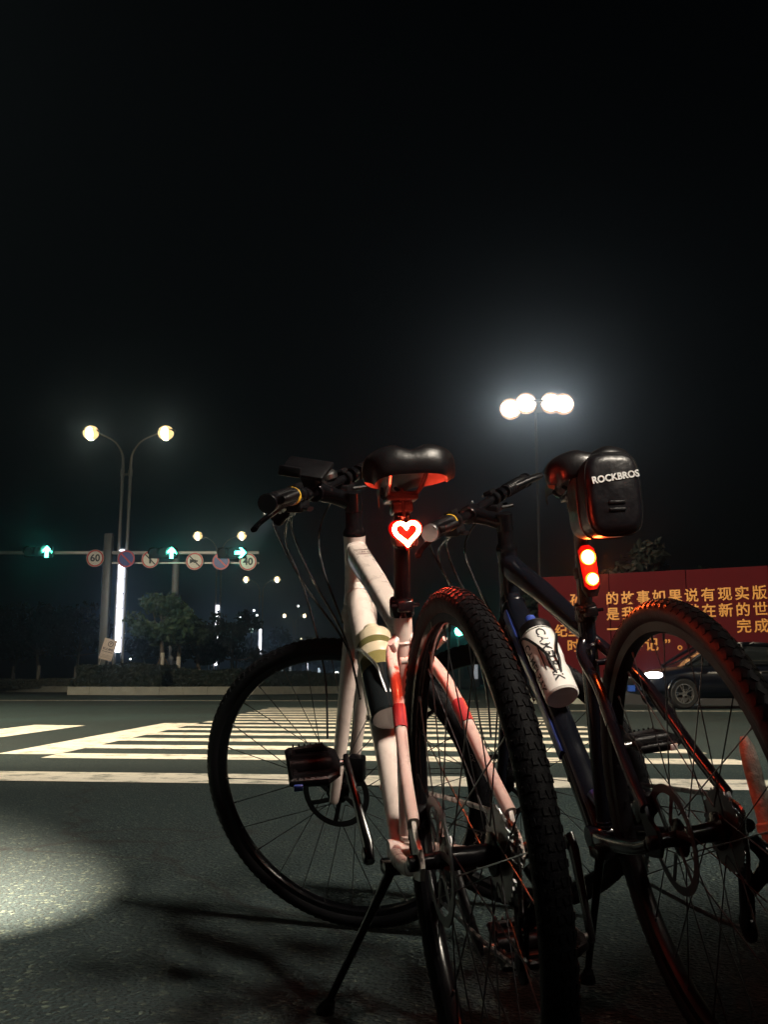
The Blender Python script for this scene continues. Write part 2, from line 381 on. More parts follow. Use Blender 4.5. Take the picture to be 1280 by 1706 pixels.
bolt_ = MB().ball((0, 0, 0), .0033, 8); BOLT = bpy.data.meshes.new('bolt'); BOLT.from_pydata(bolt_.v, [], bolt_.f); BOLT.materials.append(silver)
def make_bike(g):
    root = empty('bicycle', g['pos'], (0, -g['lean'], g['yaw']))
    tag(root, g['label'], 'bicycle')
    R, L = g['R'], g['L']; ha = radians(71); rake = .045
    A = Vector((0, -cos(ha), sin(ha))); N = Vector((0, sin(ha), cos(ha)))
    hub0 = Vector((0, L, R)); ax = hub0 - N * rake
    def sa(v): return ax + A * ((v - ax.z) / A.z)
    MS = Matrix.Translation(ax) @ Matrix.Rotation(g['steer'], 4, A) @ Matrix.Translation(-ax)
    fm, dm = g['frame'], g['accent']
    BB = Vector((0, .435, .285)); SC_ = Vector((0, g['su'], g['sv'])); std = (SC_ - BB).normalized()
    HB, HT = sa(g['hb']), sa(g['ht'])
    # ---- frame
    f = MB()
    f.sweep([HB - A * .0, HB + A * .02, (HB + HT) / 2, HT - A * .02, HT], [.027, .025, .0225, .023, .0245], None, 24)
    dts = HB + A * .028; dte = BB + (dts - BB).normalized() * .01
    f.sweep([dts, lerp(dts, dte, .1), lerp(dts, dte, .35), lerp(dts, dte, .7), dte], [.024, .028, .027, .026, .031], [.030, .033, .031, .027, .024], 22, p=g['dp'])
    tts = HT - A * .035; tte = SC_ - std * .035
    mid = lerp(tts, tte, .5) + Vector((0, 0, .006))
    f.sweep([tts, lerp(tts, tte, .12), mid, lerp(tts, tte, .9), tte], [.020, .0225, .0215, .018, .016], [.026, .026, .020, .017, .016], 22, p=g['tp'])
    f.tube([BB, SC_], .0165, 18)
    f.lathe([(.021, -.036), (.0225, -.034), (.0225, .034), (.021, .036)], BB, (1, 0, 0), 24)
    stays = {}
    for sx in (-1, 1):
        D = Vector((sx * .066, 0, R))
        stays[sx] = smooth([SC_ - std * .045 + Vector((sx * .008, 0, 0)), SC_ - std * .065 + Vector((sx * .026, -.03, -.01)), lerp(SC_, D, .35) + Vector((sx * .018, -.006, -.01)), lerp(SC_, D, .7) + Vector((sx * .012, -.004, 0)), D + Vector((0, .022, .045))], 8)
        f.sweep(stays[sx], [.0085, .0095, .009, .0085, .0085], [.010, .0105, .010, .0095, .010], 14, p=2.6)
        f.sweep(smooth([BB + Vector((sx * .022, -.01, 0)), BB + Vector((sx * .040, -.10, .010)), D + Vector((-sx * .004, .12, -.028)), D + Vector((0, .035, -.010))], 5), [.010, .010, .009, .008], [.015, .014, .011, .010], 14, p=2.6)
        # drop-out plate
        f.prism([(.040, .060), (.046, .040), (.030, .004), (.048, -.012), (.030, -.026), (-.006, -.022), (-.020, -.004), (-.012, .018), (.010, .030), (.024, .058)], .006,
                Matrix.Translation(D) @ Matrix(((0, 0, 1, 0), (1, 0, 0, 0), (0, 1, 0, 0), (0, 0, 0, 1))))
        f.tube([lerp(SC_, D, .20) + Vector((sx * .020, -.016, 0)), lerp(SC_, D, .20) + Vector((sx * .030, -.045, .012))], .0045, 8)
    f.sweep([lerp(SC_, Vector((-.066, 0, R)), .25) + Vector((-.01, -.008, 0)), lerp(SC_, Vector((.066, 0, R)), .25) + Vector((.01, -.008, 0))], .006, None, 10, up=(0, 0, 1))
    f.sweep([BB + Vector((-.03, -.07, .008)), BB + Vector((.03, -.07, .008))], .008, None, 10, up=(0, 0, 1))
    for a_, b_, ra, rb in ((tts, tte, .0235, .0272), (dts, dte, .0275, .0325)):
        u_ = (b_ - a_).normalized(); c0 = a_ + u_ * .024
        f.sweep([c0, c0 + u_ * .003, c0 + u_ * .006], [ra, ra + .0012, ra], [rb, rb + .0012, rb], 22, p=2.6)
    for k_ in (.022, .030): f.lathe([(.0165, -.0025), (.0182, 0), (.0165, .0025)], BB + std * k_, std, 18)
    f.lathe([(.0165, -.003), (.0186, 0), (.0165, .003)], SC_ - std * .055, std, 18)
    for k_ in (.3, .55, .8):
        q_ = lerp(dts, dte, k_) + Vector((-.0272, 0, -.004)); f.box(q_, (.006, .012, .010), bev=.002)
    frame = f.build('frame', fm, root)
    # coloured bands on the seat stays
    for sx in (-1, 1):
        MB().sweep(stays[sx][18:21], .0101, .0114, 14, p=2.6).build('stay_band', dm, frame)
    # down-tube and top-tube decals
    dd = (dte - dts).normalized(); nn = Vector((0, -dd.z, dd.y)); nn = nn if nn.y < 0 else -nn
    if g.get('ttdecal'):
        td = (tte - tts).normalized(); tn = Vector((0, -td.z, td.y)); tn = tn if tn.z > 0 else -tn
        d = MB()
        for k in (-.018, -.014, .014, .018):
            q = lerp(tts, tte, .20) + td * k + tn * .0262
            d.box(q, (.030, .0012, .0006), Matrix((Vector((1, 0, 0)), td, tn)).transposed())
        Mx = Matrix.Translation(lerp(tts, tte, .20) + tn * .0262) @ Matrix((Vector((1, 0, 0)), -td * -1, tn)).transposed().to_4x4()
        vs, fs = text('URBAN', .010, Mx, .0003); d.add(vs, fs)
        d.build('top_tube_decal', darkline, frame, sm=False, clean=False)
    # ---- headset and fork (steered)
    MB().lathe([(.0245, 0), (.0245, .006), (.021, .014), (.0185, .018), (.0180, g['stv'] / A.z * 0 + (sa(g['stv']) - HT).length - .022), (.017, (sa(g['stv']) - HT).length - .018)], HT, A, 26).build('headset', blackalu, root, MS)
    fk = MB(); cr = HB - A * .012
    fk.lathe([(.026, -.022), (.029, -.010), (.028, .010), (.0265, .012)], cr, A, 24)
    for sx in (-1, 1):
        E_ = hub0 + Vector((sx * .056, 0, 0))
        P = smooth([cr + Vector((0, 0, -.004)), cr + Vector((sx * .030, .004, -.008)), cr + Vector((sx * .048, .004, -.040)), lerp(cr + Vector((sx * .05, 0, -.04)), E_, .5) + Vector((0, -.002, 0)), E_ + N * -.006 + A * .02, E_ - A * .014], 5)
        fk.sweep(P, [.018, .020, .018, .016, .0125, .010, .009], [.020, .022, .021, .019, .015, .012, .010], 16, p=2.3)
    fk.build('fork', g['fork'], root, MS)
    MB().lathe([(.006, -.064), (.010, -.062), (.010, .062), (.006, .066)], hub0, (1, 0, 0), 12).build('front_axle', blackalu, root, MS)
    MB().box(hub0 + Vector((-.046, -.075, .048)), (.026, .036, .058), Matrix.Rotation(.35, 3, 'X'), bev=.006).build('brake_caliper', blackalu, root, MS)
    MB().box(Vector((-.048, .072, R + .038)), (.026, .055, .034), Matrix.Rotation(-.5, 3, 'X'), bev=.006).build('brake_caliper', blackalu, root)
    # ---- stem and bar
    sp = sa(g['stv']); cl = sp + N * (g['stem'] * .97) + A * (g['stem'] * .24)
    st = MB().sweep([sp - A * .0, lerp(sp, cl, .5), cl], [.019, .0165, .019], [.021, .017, .021], 18, p=2.5)
    st.lathe([(.017, -.022), (.0195, -.020), (.0195, .020), (.017, .022)], sp, A, 20).lathe([(.020, -.023), (.0215, -.021), (.0215, .021), (.020, .023)], cl, (1, 0, 0), 20)
    for z in (-.013, .013):
        for x in (-.013, .013): st.lathe([(.0032, 0), (.0032, .004)], cl + Vector((x, .019, z)), (0, 1, 0), 8)
    st.build('stem', blackalu, root, MS)
    bw = g['bw']
    bar = [cl + Vector(p) for p in [(-bw, -.040, .012), (-bw * .55, -.020, .010), (-.06, 0, .002), (0, 0, 0), (.06, 0, .002), (bw * .55, -.020, .010), (bw, -.040, .012)]]
    MB().tube(smooth(bar, 5), .0115, 14, up=(0, 0, 1)).build('handlebar', blackalu, root, MS)
    for sx in (-1, 1):
        e = cl + Vector((sx * bw, -.040, .012)); i_ = cl + Vector((sx * (bw - .128), -.0275, .0105)); d = (e - i_)
        gp = MB()
        gp.sweep([i_, lerp(i_, e, .08), lerp(i_, e, .5), lerp(i_, e, .9), e], [.0165, .0160, .0170, .0165, .0172], None, 16, up=(0, 0, 1))
        for k in range(9): gp.lathe([(.0172, -.0025), (.0184, 0), (.0172, .0025)], lerp(i_, e, .1 + .085 * k), d, 16)
        # palm rest behind the outer half
        gp.sweep([lerp(i_, e, .35) + Vector((0, -.012, 0)), lerp(i_, e, .65) + Vector((0, -.024, 0)), lerp(i_, e, .92) + Vector((0, -.034, -.002)), e + Vector((0, -.026, -.002))], [.006, .020, .028, .014], [.008, .009, .010, .007], 14, up=(0, 1, 0), p=2.4)
        go = gp.build('grip', plastic, root, MS)
        MB().lathe([(.0182, 0), (.0192, .001), (.0192, .011), (.0182, .012)], e, d, 18).build('grip_clamp', silver if g['gripsilver'] and sx < 0 else blackalu, go)
        # brake lever with its clamp and perch
        lp = lerp(i_, cl + Vector((sx * .06, 0, .002)), .18)
        lv = MB().lathe([(.0155, -.010), (.0175, -.008), (.0175, .008), (.0155, .010)], lp, d, 16)
        lv.sweep(smooth([lp + Vector((sx * -.012, .012, -.006)), lp + Vector((sx * -.030, .030, -.012)), lp + Vector((sx * -.052, .034, -.014))], 4), [.010, .010, .007], [.011, .011, .008], 12, p=2.6, up=(0, 0, 1))
        lv.sweep(smooth([lp + Vector((sx * .000, .030, -.012)), lp + Vector((sx * .03, .056, -.022)), lp + Vector((sx * .075, .060, -.030)), lp + Vector((sx * .125, .046, -.036))], 4), [.006, .0055, .005, .0055], [.009, .008, .006, .007], 10, p=2.4, up=(0, 0, 1))
        lo = lv.build('brake_lever', blackalu, root, MS)
        if sx < 0:
            MB().lathe([(.0180, -.0065), (.0186, -.006), (.0186, .006), (.0180, .0065)], lp + d.normalized() * .020, d, 18).build('yellow_ring', yellowst, lo)
            MB().lathe([(.0172, -.004), (.0178, -.0035), (.0178, .0035), (.0172, .004)], lp + d.normalized() * .034, d, 18).build('white_ring', whitest, lo)
        sp_ = lerp(i_, cl + Vector((sx * .06, 0, .002)), .42)
        sh = MB().lathe([(.0145, -.008), (.017, -.006), (.017, .006), (.0145, .008)], sp_, d, 16).box(sp_ + Vector((0, .010, -.022)), (.050, .036, .020), Matrix.Rotation(.3, 3, 'X'), bev=.006)
        sh.sweep([sp_ + Vector((sx * .01, -.005, -.028)), sp_ + Vector((sx * .028, -.028, -.034))], .005, .008, 10, up=(0, 0, 1))
        sh.box(sp_ + Vector((-sx * .004, .004, .018)), (.034, .024, .012), bev=.004)
        sh.build('shifter', plastic, root, MS)
    for p in [(sx * a_, b_, c_ + .006) for sx in (-1, 1) for a_, b_, c_ in ((.10, .018, .004), (.135, .012, .016), (.165, .020, -.020), (.19, .014, .010), (.06, .012, .016), (.215, .030, -.012))]:
        link('bolt', BOLT, root, MS @ Matrix.Translation(cl + Vector(p)))
    for q, P in enumerate(g['cables']):
        P = [MS @ (cl + Vector(((-(bw - .165), .016, -.010), (-(bw - .195), .014, -.022), (-.125, .012, -.018), (bw - .165, .016, -.010))[q]))] + [Vector(p) for p in P[1:]]
        cb_ = MB().tube(smooth(P, 7), .0025, 8).build('cable', cablem, root)
        MB().tube([P[0], lerp(Vector(P[0]), Vector(P[1]), .16)], .0034, 8).build('cable_ferrule', silver, cb_)
    # ---- seat
    sdl = Vector((0, g['sdu'], g['sdv'])); cmt = sdl + Vector((0, -.002, -.085))
    MB().tube([SC_ - std * .01, cmt], .0138, 18).build('seat_post', blackalu, root)
    k_ = MB().lathe([(.0185, -.030), (.0205, -.026), (.0205, -.002), (.0185, .002)], SC_ + std * .018, std, 24)
    k_.box(SC_ + std * .004 + Vector((0, -.026, -.002)), (.026, .016, .018), bev=.003).tube([SC_ + std * .004 + Vector((-.022, -.028, 0)), SC_ + std * .004 + Vector((.024, -.028, 0))], .0035, 8)
    k_.build('seat_clamp', blackalu, root)
    saddle(root, sdl, g['sw'], g['sl'])
    # ---- wheels
    make_wheel('front_wheel', root, MS @ Matrix.Translation(hub0), R, g['fknob'], g['rim'], True, g['flets'], g['valve'])
    rw = make_wheel('rear_wheel', root, Matrix.Translation((0, 0, R)), R, g['rknob'], g['rim'], True, g['rlets'], 2.6, g.get('rtyre', rubber))
    # cassette and derailleur on the right
    cs = MB()
    for k, r in enumerate((.062, .056, .050, .044, .039, .034, .029, .025)):
        n = int(r * 2 * pi / .0127); x = .040 + k * .0034; prof = []
        out = []
        for i in range(n):
            for (q, rr) in ((0, r - .004), (.3, r - .004), (.45, r), (.6, r)): a = 2 * pi * (i + q) / n; out.append((rr * cos(a), rr * sin(a)))
        cs.prism(out, .0018, Matrix.Translation((x, 0, 0)) @ Matrix.Rotation(pi / 2, 4, 'Y'))
    cs.build('cassette', chainm, rw, sm=False, clean=False)
    dr = MB().sweep(smooth([(.078, .0, R - .02), (.092, -.018, R - .05), (.080, .012, R - .085), (.076, .028, R - .10)], 4), [.010, .014, .010, .008], [.009, .014, .010, .008], 12, p=2.5)
    for (y, z) in ((.020, -.078), (.045, -.155)): dr.lathe([(.006, -.004), (.022, -.003), (.022, .003), (.006, .004)], (.068, y, R + z), (1, 0, 0), 18)
    dr.sweep([(.074, .020, R - .078), (.074, .045, R - .155)], .002, .012, 8); dr.sweep([(.062, .020, R - .078), (.062, .045, R - .155)], .002, .012, 8)
    dr.build('derailleur', blackalu, root)
    MB().lathe([(.007, -.082), (.0105, -.080), (.0105, .080), (.007, .086)], (0, 0, R), (1, 0, 0), 12).build('rear_axle', blackalu, root)
    # ---- drive side
    crk = MB().lathe([(.008, -.072), (.012, -.070), (.012, .070), (.008, .074)], BB, (1, 0, 0), 16)
    ca = g['crank']
    rd = MB(); out = []
    for i in range(44):
        for q, rr in ((0, .087), (.3, .087), (.45, .0915), (.62, .0915)): a = 2 * pi * (i + q) / 44; out.append((rr * cos(a), rr * sin(a)))
    n = len(out); inn = [(x * .84, y * .84) for x, y in out]; Mq = Matrix.Translation(BB + Vector((.046, 0, 0))) @ Matrix.Rotation(pi / 2, 4, 'Y')
    for d0 in (-.0013, .0013): pass
    vs = [Mq @ Vector((x, y, z)) for z in (-.0013, .0013) for ring in (out, inn) for x, y in ring]
    fs = []
    for i in range(n):
        j = (i + 1) % n
        fs += [(i, j, n + j, n + i), (2 * n + i, 3 * n + i, 3 * n + j, 2 * n + j), (i, 2 * n + i, 2 * n + j, j), (n + i, n + j, 3 * n + j, 3 * n + i)]
    rd.add(vs, fs)
    for k in range(4):
        a = pi / 4 + k * pi / 2; rd.sweep([BB + Vector((.050, cos(a) * .012, sin(a) * .012)), BB + Vector((.047, cos(a) * .076, sin(a) * .076))], .004, .011, 8)
    rd.build('chainring', blackalu, root, sm=False, clean=False)
    for sx in (-1, 1):
        a = ca + (0 if sx < 0 else pi); d = Vector((0, cos(a), sin(a))); x0 = Vector((sx * .070, 0, 0)); pe = BB + Vector((sx * .088, 0, 0)) + d * .170
        cm = MB().sweep([BB + x0 - d * .012, BB + x0 + d * .02, BB + Vector((sx * .078, 0, 0)) + d * .09, pe, pe + d * .012], [.008, .009, .007, .0065, .005], [.016, .017, .0125, .013, .009], 14, p=2.8)
        cm.lathe([(.014, 0), (.014, .006), (.008, .008)], BB + Vector((sx * .074, 0, 0)), (sx, 0, 0), 16)
        cm.build('crank_arm', blackalu, root)
        MB().tube([pe, pe + Vector((sx * .10, 0, 0))], .006, 10).build('pedal_spindle', silver, root)
        c = pe + Vector((sx * .066, 0, 0)); RM = Matrix.Rotation(g['ptilt'], 3, 'X')
        pm = MB()
        pm.sweep([c + RM @ Vector((x, y, 0)) for x, y in ((-.032, -.040), (.026, -.043), (.040, -.030), (.044, 0), (.040, .030), (.026, .043), (-.032, .040))], .0085, .0125, 10, p=2.4, closed=True, up=(0, .4, 1))
        pm.sweep([c + RM @ Vector((-.036, 0, 0)), c + RM @ Vector((.038, 0, 0))], .010, .014, 12, p=2.4)
        for y in (-.024, .024): pm.sweep([c + RM @ Vector((-.032, y, 0)), c + RM @ Vector((.036, y, 0))], .013, .007, 10, p=3)
        for k in range(6):
            for y in (-.043, .043): pm.box(c + RM @ Vector((-.026 + k * .0105, y, .009)), (.003, .004, .007), RM)
        po = pm.build('pedal', plastic, root)
        MB().box(c + RM @ Vector((sx * .026, -.053, 0)), (.016, .005, .013), RM, bev=.0015).build('pedal_reflector', bluepaint if sx < 0 else whitest, po)
    # chain: two runs and the wraps
    ch = MB()
    q = [BB + Vector((.046, .02, .089)), Vector((.050, .0, R + .044)), Vector((.050, -.044, R)), Vector((.060, -.006, R - .07)), Vector((.068, .040, R - .095)), Vector((.068, .066, R - .16)), BB + Vector((.046, -.03, -.086)), BB + Vector((.046, .06, -.062)), BB + Vector((.046, .090, .01))]
    ln = smooth(q + [q[0]], 26)
    for i in range(0, len(ln) - 1):
        a, b2 = ln[i], ln[i + 1]; ch.sweep([lerp(a, b2, .04), lerp(a, b2, .96)], .0024 if i % 2 else .0034, .0042, 6, caps=True)
    ch.build('chain', chainm, root, clean=False)
    # ---- kickstand
    k0 = Vector(g['kick0']); inv = root_inv(root); k1 = inv @ Vector(g['kick1'])
    km = MB().sweep([k0, lerp(k0, k1, .3), k1 + Vector((0, 0, .004))], [.009, .0075, .0065], [.007, .006, .0055], 12)
    km.lathe([(.010, -.004), (.017, 0), (.015, .012), (.009, .03)], k1, (k0 - k1), 14)
    km.box(k0 + Vector((.012, 0, .012)), (.045, .05, .022), bev=.004)
    km.build('kickstand', blackalu, root)
    # ---- bottle cage
    g['_'] = dict(root=root, BB=BB, SC=SC_, std=std, HB=HB, HT=HT, dts=dts, dte=dte, dd=dd, nn=nn, MS=MS, cl=cl, sdl=sdl)
    off = nn * (.031 + .040); o0 = lerp(dts, dte, g['bot']) + off; c = MB()
    for sx in (-1, 1):
        P = smooth([o0 - nn * .038 + dd * .0 + Vector((sx * .010, 0, 0)), o0 - nn * .036 + dd * -.06 + Vector((sx * .016, 0, 0)), o0 - nn * .010 + dd * -.075 + Vector((sx * .038, 0, 0)), o0 + nn * .022 + dd * -.055 + Vector((sx * .034, 0, 0)), o0 + nn * .040 + dd * .0 + Vector((sx * .014, 0, 0)), o0 + nn * .040 + dd * .03 + Vector((sx * .010, 0, 0)), o0 + nn * .022 + dd * .080, o0 - nn * .020 + dd * .082, o0 - nn * .038 + dd * .04 + Vector((sx * .010, 0, 0))], 6)
        c.tube(P, .0032, 8)
    c.sweep([o0 - nn * .0395 - dd * .07, o0 - nn * .0395 + dd * .075], .013, .0022, 8, p=3)
    c.build('bottle_cage', g['cage'], root)
    return root
def root_inv(root):
    m = Matrix.LocRotScale(root.location, root.rotation_euler, None); return m.inverted()
def root_m(root): return Matrix.LocRotScale(root.location, root.rotation_euler, None)

B1 = dict(pos=(.138, 1.325, 0), yaw=.166, lean=.080, R=.347, L=1.035, steer=1.05, label='champagne pink city bicycle with a glowing red heart tail light, leaning on its kickstand',
          frame=champagne, accent=redpaint, fork=champagne, su=.325, sv=.690, hb=.745, ht=.885, stv=.955, stem=.085, bw=.31, dp=2.2, tp=3.2, gripsilver=False, ttdecal=True,
          sdu=.262, sdv=.925, sw=.147, sl=.265, fknob=FILE, rknob=KNOB, rim=blackalu, flets=[('GIANT', 2.15, .020, -1), ('GX', 1.55, .014, -1)], rlets=[('40-622', -2.0, .010, -1)], valve=1.15,
          crank=radians(62), ptilt=.65, kick0=(-.05, .36, .265), kick1=tuple(ground_at(541, 1688)), bot=.50, cage=silver, cables=[])
B2 = dict(pos=(.518, 1.515, 0), yaw=.122, lean=.149, R=.350, L=1.035, steer=.95, label='matt black and blue bicycle with a white water bottle and two round red tail lights',
          frame=blackpaint, accent=blackpaint, fork=blackpaint, su=.325, sv=.700, hb=.745, ht=.885, stv=.950, stem=.085, bw=.31, dp=2.6, tp=3.0, gripsilver=True,
          sdu=.262, sdv=.972, sw=.156, sl=.265, fknob=FILE, rknob=FILE, rtyre=mat('worn_rubber', (.004, .0045, .006), .5, 0, .3, 60, bump=.12, bscale=300, spec=.22), rim=mat('rim_black', (.003, .003, .004), .4, 0, .3, 40, spec=.2), flets=[], rlets=[('GIANT 700x38C', 2.55, .020, -1)], valve=1.0,
          crank=radians(-120), ptilt=.25, kick0=(-.05, .34, .265), kick1=tuple(ground_at(979, 1637)), bot=.42, cage=plastic, cables=[])
def cable_set(wide):
    return [[(-.185, .63, .895), (-.17, .86, .93), (-.11, .90, .80), (-.04, .80, .66), (-.034, .70, .58)],
            [(-.15, .70, .905), (-.13, .86, .915), (-.09, .93, .82), (-.036, .82, .67), (-.034, .66, .54)],
            [(-.11, .78, .915), (-.14, .93, .90), (-.10, .96, .78), (-.07, .95, .60), (-.07, .98, .45)],
            [(.02, .96, .955), (-.05, 1.0, .94), (-.06, .93, .84), (-.034, .84, .70)]]
B1['cables'] = cable_set(1); B2['cables'] = cable_set(1)
b1 = make_bike(B1); b2 = make_bike(B2)
I1, I2 = B1['_'], B2['_']
# blue pinstripe along the black bike's down tube
for sx in (-1,):
    P = [lerp(I2['dts'], I2['dte'], t) + Vector((sx * .0275, 0, .0)) + I2['nn'] * .006 for t in (.08, .3, .55, .72)]
    MB().sweep(P, .0035, .016, 10, p=3).build('blue_side_panel', bluepaint, b2)
MB().tube([lerp(I2['dts'], I2['dte'], .9) + I2['nn'] * .036 + Vector((-.006, 0, 0)), lerp(I2['dts'], I2['dte'], .94) + I2['nn'] * .036], .012, 12).build('frame_badge', bluepaint, b2)

# ---- heart tail light on the champagne bike
redled = glow('red_led', (1.0, .075, .03), 260)
redlens = mat('red_lens', (.5, .01, .01), .2, trans=.0)
def post_at(I, v):
    a = I['SC']; b = I['sdl'] + Vector((0, -.002, -.085)); t = (v - a.z) / (b.z - a.z); return lerp(a, b, t)
def heart(n=40, s=1.0):
    out = []
    for k in range(n):
        t = 2 * pi * k / n; x = 16 * sin(t) ** 3; y = 13 * cos(t) - 5 * cos(2 * t) - 2 * cos(3 * t) - cos(4 * t); out.append((x * s / 16, (y + 2) * s / 16))
    return out
pz = post_at(I1, .803)
tl = MB().box(pz + Vector((0, -.030, 0)), (.040, .022, .042), bev=.008).lathe([(.0165, -.010), (.0175, -.008), (.0175, .008), (.0165, .010)], pz, (0, 0, 1), 20)
tl1 = tl.build('tail_light', plastic, b1)
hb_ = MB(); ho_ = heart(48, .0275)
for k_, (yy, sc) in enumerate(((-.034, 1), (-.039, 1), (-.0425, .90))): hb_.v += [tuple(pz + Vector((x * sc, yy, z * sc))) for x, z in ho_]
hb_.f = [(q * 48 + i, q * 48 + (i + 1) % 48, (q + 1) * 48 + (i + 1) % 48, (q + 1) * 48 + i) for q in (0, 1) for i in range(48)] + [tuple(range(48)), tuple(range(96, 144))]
hb_.build('red_halo_lens', glow('red_halo_lens', (.95, .008, .006), .42, 0), tl1)  # added glowing shape round the heart LED imitates its red halo
hp = [(x, z) for x, z in heart(44, .020)]
MB().sweep([pz + Vector((x, -.046, z)) for x, z in hp], .0034, .0034, 8, closed=True, up=(0, 1, 0)).build('heart_led', redled, tl1)
# ---- round tail lights on the black bike
pz = post_at(I2, .775)
t2 = MB().sweep([pz + Vector((0, -.026, .046)), pz + Vector((0, -.028, .030)), pz + Vector((0, -.028, -.030)), pz + Vector((0, -.026, -.046))], [.010, .017, .017, .010], [.008, .011, .011, .008], 16, up=(1, 0, 0), p=2.5)
t2.lathe([(.0165, -.010), (.0175, -.008), (.0175, .008), (.0165, .010)], pz, (0, 0, 1), 20)
tl2 = t2.build('tail_light', plastic, b2)
MB().sweep([pz + Vector((0, -.036, .046)), pz + Vector((0, -.037, .038)), pz + Vector((0, -.037, -.026)), pz + Vector((0, -.036, -.034))], [.008, .0155, .0145, .008], [.004, .006, .006, .004], 20, up=(1, 0, 0), p=2.2).build('red_halo_lens', glow('red_halo_lens_long', (1, .012, .008), .42, 0), tl2)  # added glowing strip behind the round LEDs imitates their red halo
orim = glow('orange_halo', (1, .34, .03), 1.3)  # added glowing rims imitate the orange halo edge of the LEDs
for dz_, r_ in ((.024, .0140), (-.016, .0118)): MB().lathe([(r_ - .004, -.001), (r_, -.002), (r_ + .001, .003), (r_ - .004, .004)], pz + Vector((0, -.0425, dz_)), (0, 1, 0), 24, closed=True).build('led_halo_ring', orim, tl2)
orled = glow('orange_red_led', (1.0, .15, .022), 200)
MB().ball(pz + Vector((-.001, -.044, .024)), (.0115, .006, .0125), 18).build('round_led', orled, tl2)
MB().ball(pz + Vector((.001, -.044, -.016)), (.0095, .006, .0095), 18).build('round_led', orled, tl2)

for par_, bk_, p_, wt_, cl_ in ((tl1, b1, post_at(I1, .803) + Vector((0, -.062, 0)), RED_W, (1, .05, .02)), (tl2, b2, post_at(I2, .775) + Vector((0, -.062, .006)), RED_W * .9, (1, .07, .015))):
    ld_ = bpy.data.lights.new('tail_beam', 'POINT'); ld_.energy = wt_; ld_.color = cl_; ld_.shadow_soft_size = .012
    lo_ = link('tail_beam', ld_, par_); lo_.location = p_
# ---- phone holder and headlamp on the champagne bike
c = I1['cl']
ph = MB().box(c + Vector((-.02, .0, .055)), (.070, .105, .012), Matrix.Rotation(.45, 3, 'X') @ Matrix.Rotation(-.42, 3, 'Y'), bev=.005).box(c + Vector((-.02, 0, .030)), (.03, .03, .04), bev=.004)
for sx in (-1, 1): ph.box(c + Vector((-.02 + sx * .038, .02, .060)), (.010, .05, .022), Matrix.Rotation(.45, 3, 'X'), bev=.003)
ph.build('phone_holder', plastic, b1, I1['MS'])
MB().lathe([(.004, 0), (.020, .004), (.024, .014), (.016, .024), (.004, .027)], c + Vector((.075, .0, .012)), (0, 0, 1), 20).build('bell', silver, b1, I1['MS'])
WM2 = root_m(b1) @ I1['MS']; c = I1['cl']
hb0 = c + Vector((-.085, .055, -.018)); HLT = Vector((-1.85, 3.05, 0)); hdir = (WM2.inverted() @ HLT - hb0).normalized()
hl = MB().lathe([(.010, -.055), (.014, -.052), (.015, .0), (.019, .012), (.020, .022), (.016, .022), (.012, .015)], hb0, hdir, 22)
hl.tube([c + Vector((-.085, -.006, .003)), hb0], .006, 10).lathe([(.0125, -.010), (.0155, -.008), (.0155, .008), (.0125, .010)], c + Vector((-.085, -.006, .003)), (1, .1, 0), 18)
hlo = hl.build('headlamp', blackalu, b1, I1['MS'])
MB().lathe([(0, 0), (.012, 0), (.012, .002), (0, .003)], hb0 + hdir * .016, hdir, 20).build('headlamp_lens', glow('lamp_lens', (1, .95, .82), 40), hlo)
HLW = WM2 @ (hb0 + hdir * .026)

# ---- water bottles (held in the cages)
def bottle(name, I, t, label, prof, m, cap, capm, rot=0):
    o0 = lerp(I['dts'], I['dte'], t) + I['nn'] * (.031 + .0395)
    M = root_m(I['root']); z = -I['dd']; x = Vector((1, 0, 0)); y = z.cross(x)
    L = Matrix((x, y, z)).transposed().to_4x4(); L.translation = o0 + I['dd'] * .095
    e = empty(name, (0, 0, 0)); e.matrix_basis = M @ L; tag(e, label, 'water bottle')
    MB().lathe(prof, n=40).build('bottle_body', m, e)
    MB().lathe(cap, n=40).build('cap', capm, e)
    return e
white_b = mat('bottle_white', (.80, .79, .76), .25, 0, .08, 8, coat=.6)
bt = bottle('water_bottle', I2, .42, 'white squeeze bottle with black lettering and blue nozzle in black bike cage', [(.0, .002), (.033, 0), (.0365, .004), (.037, .06), (.0345, .072), (.0345, .086), (.037, .098), (.037, .165), (.0355, .172)], white_b,
            [(.0355, .172), (.0365, .174), (.0365, .192), (.031, .198), (.014, .203), (.0, .204)], plastic)
MB().lathe([(.014, .203), (.012, .214), (.0125, .218), (.0125, .226), (.008, .231), (0, .231)], n=24).build('nozzle', mat('blue_nozzle', (.03, .06, .30), .35), bt)
MB().lathe([(.0372, .166), (.0376, .1665), (.0376, .1685), (.0372, .169)], n=40).build('cap_ring', silver, bt)
def wrap(phi, zc, rr=.0374):
    def f(v):
        a = phi + v.y / rr; r = rr + v.z * .2
        return Vector((r * cos(a), r * sin(a), zc - v.x))
    return f
ltx = MB(); vs, fs = text('CAMELBAK', .029, None, .0003, wrap(radians(264), .092), bold=.0006, shear=.15); ltx.add(vs, fs)
vs, fs = text('CAMELBAK', .026, None, .0003, wrap(radians(194), .078), bold=.0005, shear=.15); ltx.add(vs, fs)
ltx.add(*[[wrap(radians(264 - 30), .088)(Vector((x, y, 0))) for x, y in ((-.035, 0), (-.02, 0), (0, 0), (.035, 0), (.035, .003), (0, .003), (-.02, .003), (-.035, .003))], [(0, 1, 6, 7), (1, 2, 5, 6), (2, 3, 4, 5)]])
ltx.build('bottle_lettering', mat('black_ink', (.012, .012, .014), .5), bt, sm=False, clean=False)
clearb = mat('smoky_bottle', (.10, .10, .07), .15, 0, coat=.3)
